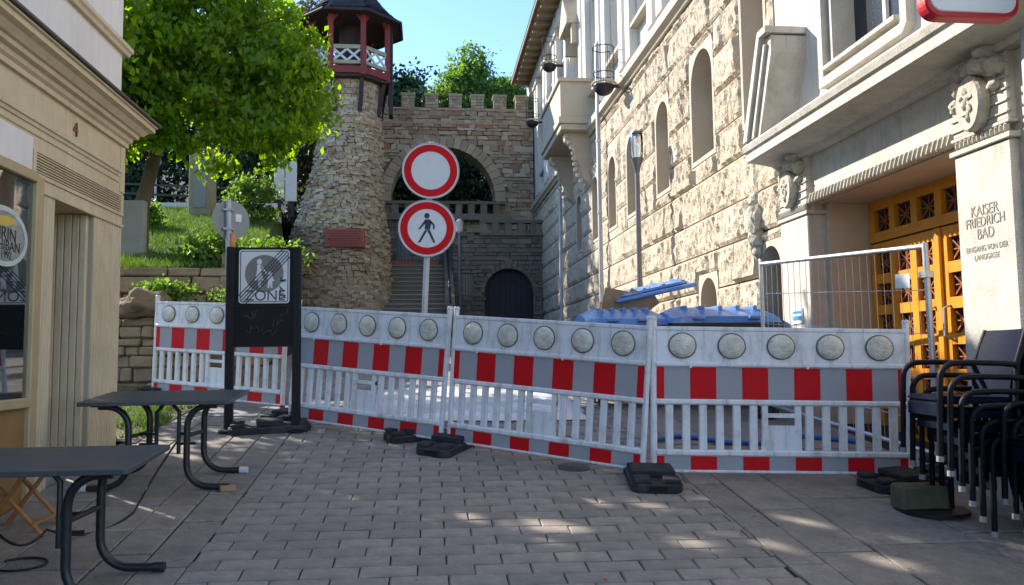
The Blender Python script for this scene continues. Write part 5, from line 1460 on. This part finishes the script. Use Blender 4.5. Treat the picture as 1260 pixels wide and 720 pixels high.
root = Vector((fq.x, fq.y, 0)) - fdir*.27 - ldir*.272
first = True
nm6 = ['lowest', 'second', 'third', 'fourth', 'fifth']
def stack(base, n, lab_top, lab, grp):
    global first
    for k in range(n):
        o = cproto if first else copy_tree(cproto); first = False
        p = base + fdir*(.066*k)
        o.location = (p.x, p.y, fq.z-.004 + .098*k + random.uniform(-.002, .002) + (G(base.x, base.y)-G(root.x, root.y)))
        o.rotation_euler = (0, -.01*k*.5, AF+random.uniform(-.012, .012))
        o['label'] = lab_top if k == n-1 else lab % (['lowest', 'second lowest', 'third lowest', 'fourth lowest', 'second highest'][k])
        o['group'] = grp
stack(root, 6, 'dark blue wicker armchair on top of the stack by the barrier end', 'dark wicker armchair, %s in the stack by the barrier end', 'stacked wicker armchairs')
stack(root+ldir*.58-fdir*.26, 4, 'dark wicker armchair on top of the stack farther from the barrier', 'dark wicker armchair, %s in the stack farther from the barrier', 'stacked wicker armchairs')

# ---- mesh fence panel before the portal
a, b = onY(1138, 303, 6.72), onY(936, 325, 9.25)
ga, gb = G(a.x, a.y), G(b.x, b.y)
t = thing('mesh_fence', 'galvanised temporary mesh fence panel in front of the carved portal', 'fence', (a.x, a.y, ga))
A0, B0 = Vector((a.x+.03, a.y, ga+.02)), Vector((b.x, b.y, gb+.02)); A1, B1 = Vector(a), Vector(b)
build('post', MB().tube([A0, A1+UP*.03], .027, 10), 'zinc', t, smooth=True); build('post', MB().tube([B0, B1+UP*.03], .024, 10), 'zinc', t, smooth=True)
build('top_tube', MB().tube([A1, B1], .024, 10), 'zinc', t, smooth=True); build('bottom_tube', MB().tube([A0+UP*.12, B0+UP*.12], .022, 10), 'zinc', t, smooth=True)
for k in range(1, 24):
    f = k/24; build('wire', MB().tube([A0.lerp(B0, f)+UP*.12, A1.lerp(B1, f)], .0032, 4), 'zinc', t)
for h in (.2, .4, .6, .8):
    build('cross_wire', MB().tube([A0.lerp(A1, h), B0.lerp(B1, h)], .0035, 4), 'zinc', t)
f0 = A1.lerp(B1, .035); dF = (B1-A1).normalized(); nF = dF.cross(UP)
mb = MB().obox(A1.lerp(B1, .10)-UP*.30-nF*.03+nF*0, (.18, .004, .13), Matrix((dF, UP.cross(dF).normalized(), UP)).transposed())
tag(build('paper_notice', mb, 'notice_white', loc=tuple(A1.lerp(B1, .1)-UP*.3)), 'white laminated notice tied to the mesh fence', 'notice')
build('clamp', MB().box(A1.x-.045, A1.x+.045, A1.y-.045, A1.y+.045, A1.z-.28, A1.z-.22), 'zinc', t)
foot((a.x+.03, a.y), R(75), 'dark rubber foot under the near post of the mesh fence', .5, .24, 'rubber feet under the mesh fence')
foot((b.x, b.y), R(60), 'dark rubber foot under the far post of the mesh fence', .5, .24, 'rubber feet under the mesh fence')
nb = onX(981, 388, 4.385)
t = thing('wall_notice', 'small blue and white notice on the far portal pilaster', 'notice', (4.395, nb.y, nb.z-.1))
build('sheet', MB().box(4.385, 4.398, nb.y-.13, nb.y+.13, nb.z-.10, nb.z+.08), 'notice_white', t)
build('blue_band', MB().box(4.382, 4.385, nb.y-.12, nb.y+.12, nb.z-.06, nb.z-.01).box(4.382, 4.385, nb.y-.12, nb.y+.12, nb.z+.02, nb.z+.05), 'notice_blue', t)

# ---- blue lidded waste containers
def bin_(x0, x1, y0, y1, zt, label, open_lid=False, ang=0):
    t = thing('waste_container', label, 'container', ((x0+x1)/2, (y0+y1)/2, G((x0+x1)/2, (y0+y1)/2)), 'blue lidded waste containers')
    g = G((x0+x1)/2, (y0+y1)/2)
    zb = zt-.20; e = .1
    v = [(x0+e,y0+e,g+.2),(x1-e,y0+e,g+.2),(x1-e,y1-e,g+.2),(x0+e,y1-e,g+.2),(x0,y0,zb),(x1,y0,zb),(x1,y1,zb),(x0,y1,zb)]
    build('body', MB().add(v, [(0,3,2,1),(0,1,5,4),(1,2,6,5),(2,3,7,6),(3,0,4,7)]+([] if open_lid else [(4,5,6,7)])), 'bin_grey', t, bev=.012)
    build('rim', MB().box(x0-.03, x1+.03, y0-.03, y0+.03, zb-.04, zb+.02).box(x0-.03, x1+.03, y1-.03, y1+.03, zb-.04, zb+.02).box(x0-.03, x0+.03, y0+.03, y1-.03, zb-.04, zb+.02).box(x1-.03, x1+.03, y0+.03, y1-.03, zb-.04, zb+.02), 'bin_grey', t)
    for x in (x0+.18, x1-.18):
        for y in (y0+.18, y1-.18):
            build('wheel', MB().lathe([(.09,-.025),(.1,-.015),(.1,.015),(.09,.025)], 14, (x, y, g+.095), 'x'), 'rubber', t, smooth=True)
            build('caster', MB().box(x-.02, x+.02, y-.04, y+.04, g+.09, g+.23), 'bin_grey', t)
    if not open_lid:
        pr = []
        ym = (y0+y1)/2
        prof = [(y0-.05, zb-.02), (y0-.03, zb+.06), (y0+.18, zb+.155), (ym, zb+.20), (y1-.18, zb+.16), (y1+.03, zb+.06), (y1+.05, zb)]
        mb = MB(); n = len(prof)
        xs_ = [x0-.05, x0-.03, x0+.12, x1-.12, x1+.03, x1+.05]; sc = [0, .6, 1, 1, .6, 0]
        for x, s in zip(xs_, sc):
            for y, z in prof: mb.v.append((x, y, zb-.02+(z-zb+.02)*(s*.8+.2)))
        for i in range(5):
            for j in range(n-1): mb.f.append((i*n+j, i*n+j+1, (i+1)*n+j+1, (i+1)*n+j))
        mb.f.append(tuple(range(n))); mb.f.append(tuple(5*n+j for j in range(n)))
        ld = build('lid', mb, 'bin_blue', t, smooth=True)
        for x in (x0+.3, x1-.3): build('lid_grip', MB().box(x-.07, x+.07, y0-.09, y0+.04, zb+.02, zb+.06), 'bin_blue', ld, bev=.01)
        for k in range(5):
            xx = x0+.2+k*(x1-x0-.4)/4; build('lid_rib', MB().box(xx-.025, xx+.025, y0+.14, y1-.14, zb+.12, zb+.205), 'bin_blue', ld, bev=.015)
    return t
zl = onY(880, 377, 9.9).z
bin_(2.98, 4.28, 9.62, 10.5, zl, 'closed blue lidded container beside the mesh fence')
bin_(1.95, 2.93, 9.75, 10.6, onY(770, 379, 9.9).z, 'closed blue lidded container farther from the mesh fence')
c0 = onY(762, 372, 10.95); c1_ = onY(852, 352, 10.95)
bz = bin_(2.0, 3.4, 10.75, 11.6, c0.z-.02, 'overfull container behind the two others with raised blue lid and cardboard', True)
xa = (c0+c1_)/2; dL = (c1_-c0).normalized(); y_ = Vector((0,1,.12)).normalized(); n_ = dL.cross(y_).normalized()
ml = Matrix((dL, n_.cross(dL), n_)).transposed()
ld = build('raised_lid', MB().obox(xa+y_*.3+n_*.02, (1.15, .8, .055), ml).obox(xa+y_*.3+n_*.07, (.95, .6, .05), ml), 'bin_blue', bz, bev=.02)
for k in range(4): build('lid_rib', MB().obox(xa+y_*.3+dL*(-.42+k*.28)+n_*.098, (.05, .5, .025), ml), 'bin_blue', ld)
for k, (dx, dy, an) in enumerate(((.9,.25,25),(1.05,.4,-35),(.6,.3,10))):
    tag(build('cardboard_piece', MB().obox((2.0+dx, 10.75+dy, c0.z-.0+.02*k), (.34, .02, .30), Matrix.Rotation(R(an), 3, 'Y') @ Matrix.Rotation(R(20), 3, 'X')), 'cardboard', loc=(2.0+dx, 10.75+dy, c0.z-.18)), ('bent brown cardboard sticking out under the raised lid', 'brown cardboard flap beside the bent one in the overfull container', 'low brown cardboard sheet in the overfull container')[k], 'cardboard')

# ---- street lamp on the facade side
X = 3.9; hb_, ht_ = onX(784, 212, X), onX(782, 168, X); yl = hb_.y; g = G(X, yl)
t = thing('street_lamp', 'slim grey street lamp with clear cylindrical head before the rock faced wall', 'street lamp', (X, yl, g))
build('post', MB().tube([(X, yl, g-.05), (X, yl, g+1.0), (X, yl, g+1.02), (X, yl, hb_.z)], .05, 12, [.075,.075,.055,.045]), 'lamp_grey', t, smooth=True)
build('funnel', MB().lathe([(.045,0),(.06,.08),(.11,.24),(.12,.28)], 16, (X, yl, hb_.z-.02)), 'lamp_grey', t, smooth=True)
gl = build('lamp_glass', MB().lathe([(.11,0),(.125,.2),(.12,.42),(.10,.46)], 16, (X, yl, hb_.z+.26)), 'lamp_glass', t, smooth=True)
build('lamp_core', MB().tube([(X, yl, hb_.z+.26), (X, yl, hb_.z+.5)], .035, 8), 'sticker_white', gl)
build('lamp_cap', MB().lathe([(.125,0),(.11,.04),(.02,.06)], 16, (X, yl, hb_.z+.72)), 'lamp_grey', gl, smooth=True)

# ---- hanging shop sign at the near corner
p0, p1 = onY(1138, 4, 4.9), onY(1250, 24, 4.9)
t = thing('hanging_sign', 'white hanging light box sign with rounded red rim on the near facade', 'sign', (4.4, 4.95, 4.3))
sx0, sx1, sz0, sz1 = p0.x, p1.x+.03, p1.z, p1.z+.62
build('rim', MB().prism(rr_poly(sx0, sx1, sz0, sz1, .10), 4.89, 5.00, 'xz'), 'poster_red', t, bev=.012)
build('face', MB().prism(rr_poly(sx0+.03, sx1-.03, sz0+.035, sz1-.03, .085), 4.882, 5.008, 'xz'), 'sticker_white', t, bev=.006)
build('bracket', MB().box(sx1-.02, 4.46, 4.93, 4.97, sz0+.25, sz0+.29).box(sx1-.02, 4.46, 4.93, 4.97, sz0+.45, sz0+.49), 'iron', t)
build('downpipe', MB().tube([(4.37, 5.35, sz0-.75), (4.37, 5.35, sz1+.5)], .045, 10), 'pipe_grey', BATH, smooth=True)

# ---- manhole cover
q = ground(706, 575); mb = MB().lathe([(.14,-.02),(.14,.001)], 24, (0,0,0))
o = build('manhole_cover', mb, 'cast_iron', bev=0); o.location = (q.x, q.y, q.z+.004); o.rotation_euler = (PSL, .012, 0)
tag(o, 'small round iron cover in the paving just before the barrier', 'manhole')
# ---- things behind the barriers
def sheet(cx, cy, w, l, label, sd):
    mb = MB(); n = 22
    for j in range(n+1):
        for i in range(n+1):
            u, v = i/n-.5, j/n-.5
            x = cx+w*u+.12*noise.noise(Vector((u*4, v*4, sd))); y = cy+l*v+.12*noise.noise(Vector((v*4, u*4, sd+5)))
            h = .05+.13*abs(noise.noise(Vector((x*1.6, y*1.6, sd))))+.05*abs(noise.noise(Vector((x*5, y*5, sd))))
            if min(i, j, n-i, n-j) == 0: h = .012
            mb.v.append((x, y, G(x, y)+h))
    for j in range(n):
        for i in range(n): a = j*(n+1)+i; mb.f.append((a, a+1, a+n+2, a+n+1))
    return tag(build('white_sheet', mb, 'white_sheet', smooth=True, loc=(cx, cy, G(cx, cy))), label, 'plastic sheet')
sheet(.55, 10.2, 2.6, 2.4, 'crumpled glossy white sheet on the ground behind the barriers', 3)  # bright white crumpled surface laid over the paving
pts = [(2.2+.25*k+.05*math.sin(k*1.7), 7.9+.18*math.sin(k*1.3), 0) for k in range(9)]
tag(build('hose', MB().tube([(x, y, G(x, y)+.03) for x, y, _ in pts], .025, 8), 'hose_blue', smooth=True, loc=(3.0, 7.9, G(3, 7.9))), 'blue hose lying behind the barrier below the portal', 'hose')
# fallen leaf scraps and grit on the paving
for k, (px, py, c) in enumerate(((744, 712, 'sticker_orange'),)):
    q = ground(px, py); mb = MB().prism([(q.x-.012,q.y-.01),(q.x+.014,q.y-.008),(q.x+.01,q.y+.012),(q.x-.008,q.y+.010)], q.z+.002, q.z+.005, 'xy')
    tag(build('leaf_scrap', mb, c, loc=tuple(q)), 'tiny orange leaf scrap on the paving', 'leaf')
rl = random.Random(21); mb = MB()
for k in range(900):
    x = rl.uniform(-2.8, 4.2); y = rl.uniform(4.2, 8.6); r_ = rl.uniform(.003, .009)
    if rl.random() < .5: x = rl.choice((XL, XR, -2.85, -1.91, 2.8, 3.58))+rl.gauss(0, .05)
    a0 = rl.uniform(0, 6.28); z = G(x, y)+.004
    pp = [(x+r_*rl.uniform(.5, 1.2)*math.cos(a0+q*1.5708), y+r_*rl.uniform(.5, 1.2)*math.sin(a0+q*1.5708)) for q in range(4)]
    mb.add([(u, v, G(u, v)+.0045) for u, v in pp]+[(x, y, z+r_*.5)], [(0,1,4),(1,2,4),(2,3,4),(3,0,4)])
mat('crumbs', (.2,.16,.1), .9, .1, 5, 0, island=[(.10,.08,.05),(.28,.22,.14),(.07,.09,.03),(.40,.36,.30),(.16,.10,.05)])
o = build('grit', mb, 'crumbs', fixn=False); o['kind'] = 'stuff'; tag(o, 'scattered grit and dry leaf crumbs on the paving', 'grit')
bpy.context.view_layer.update()
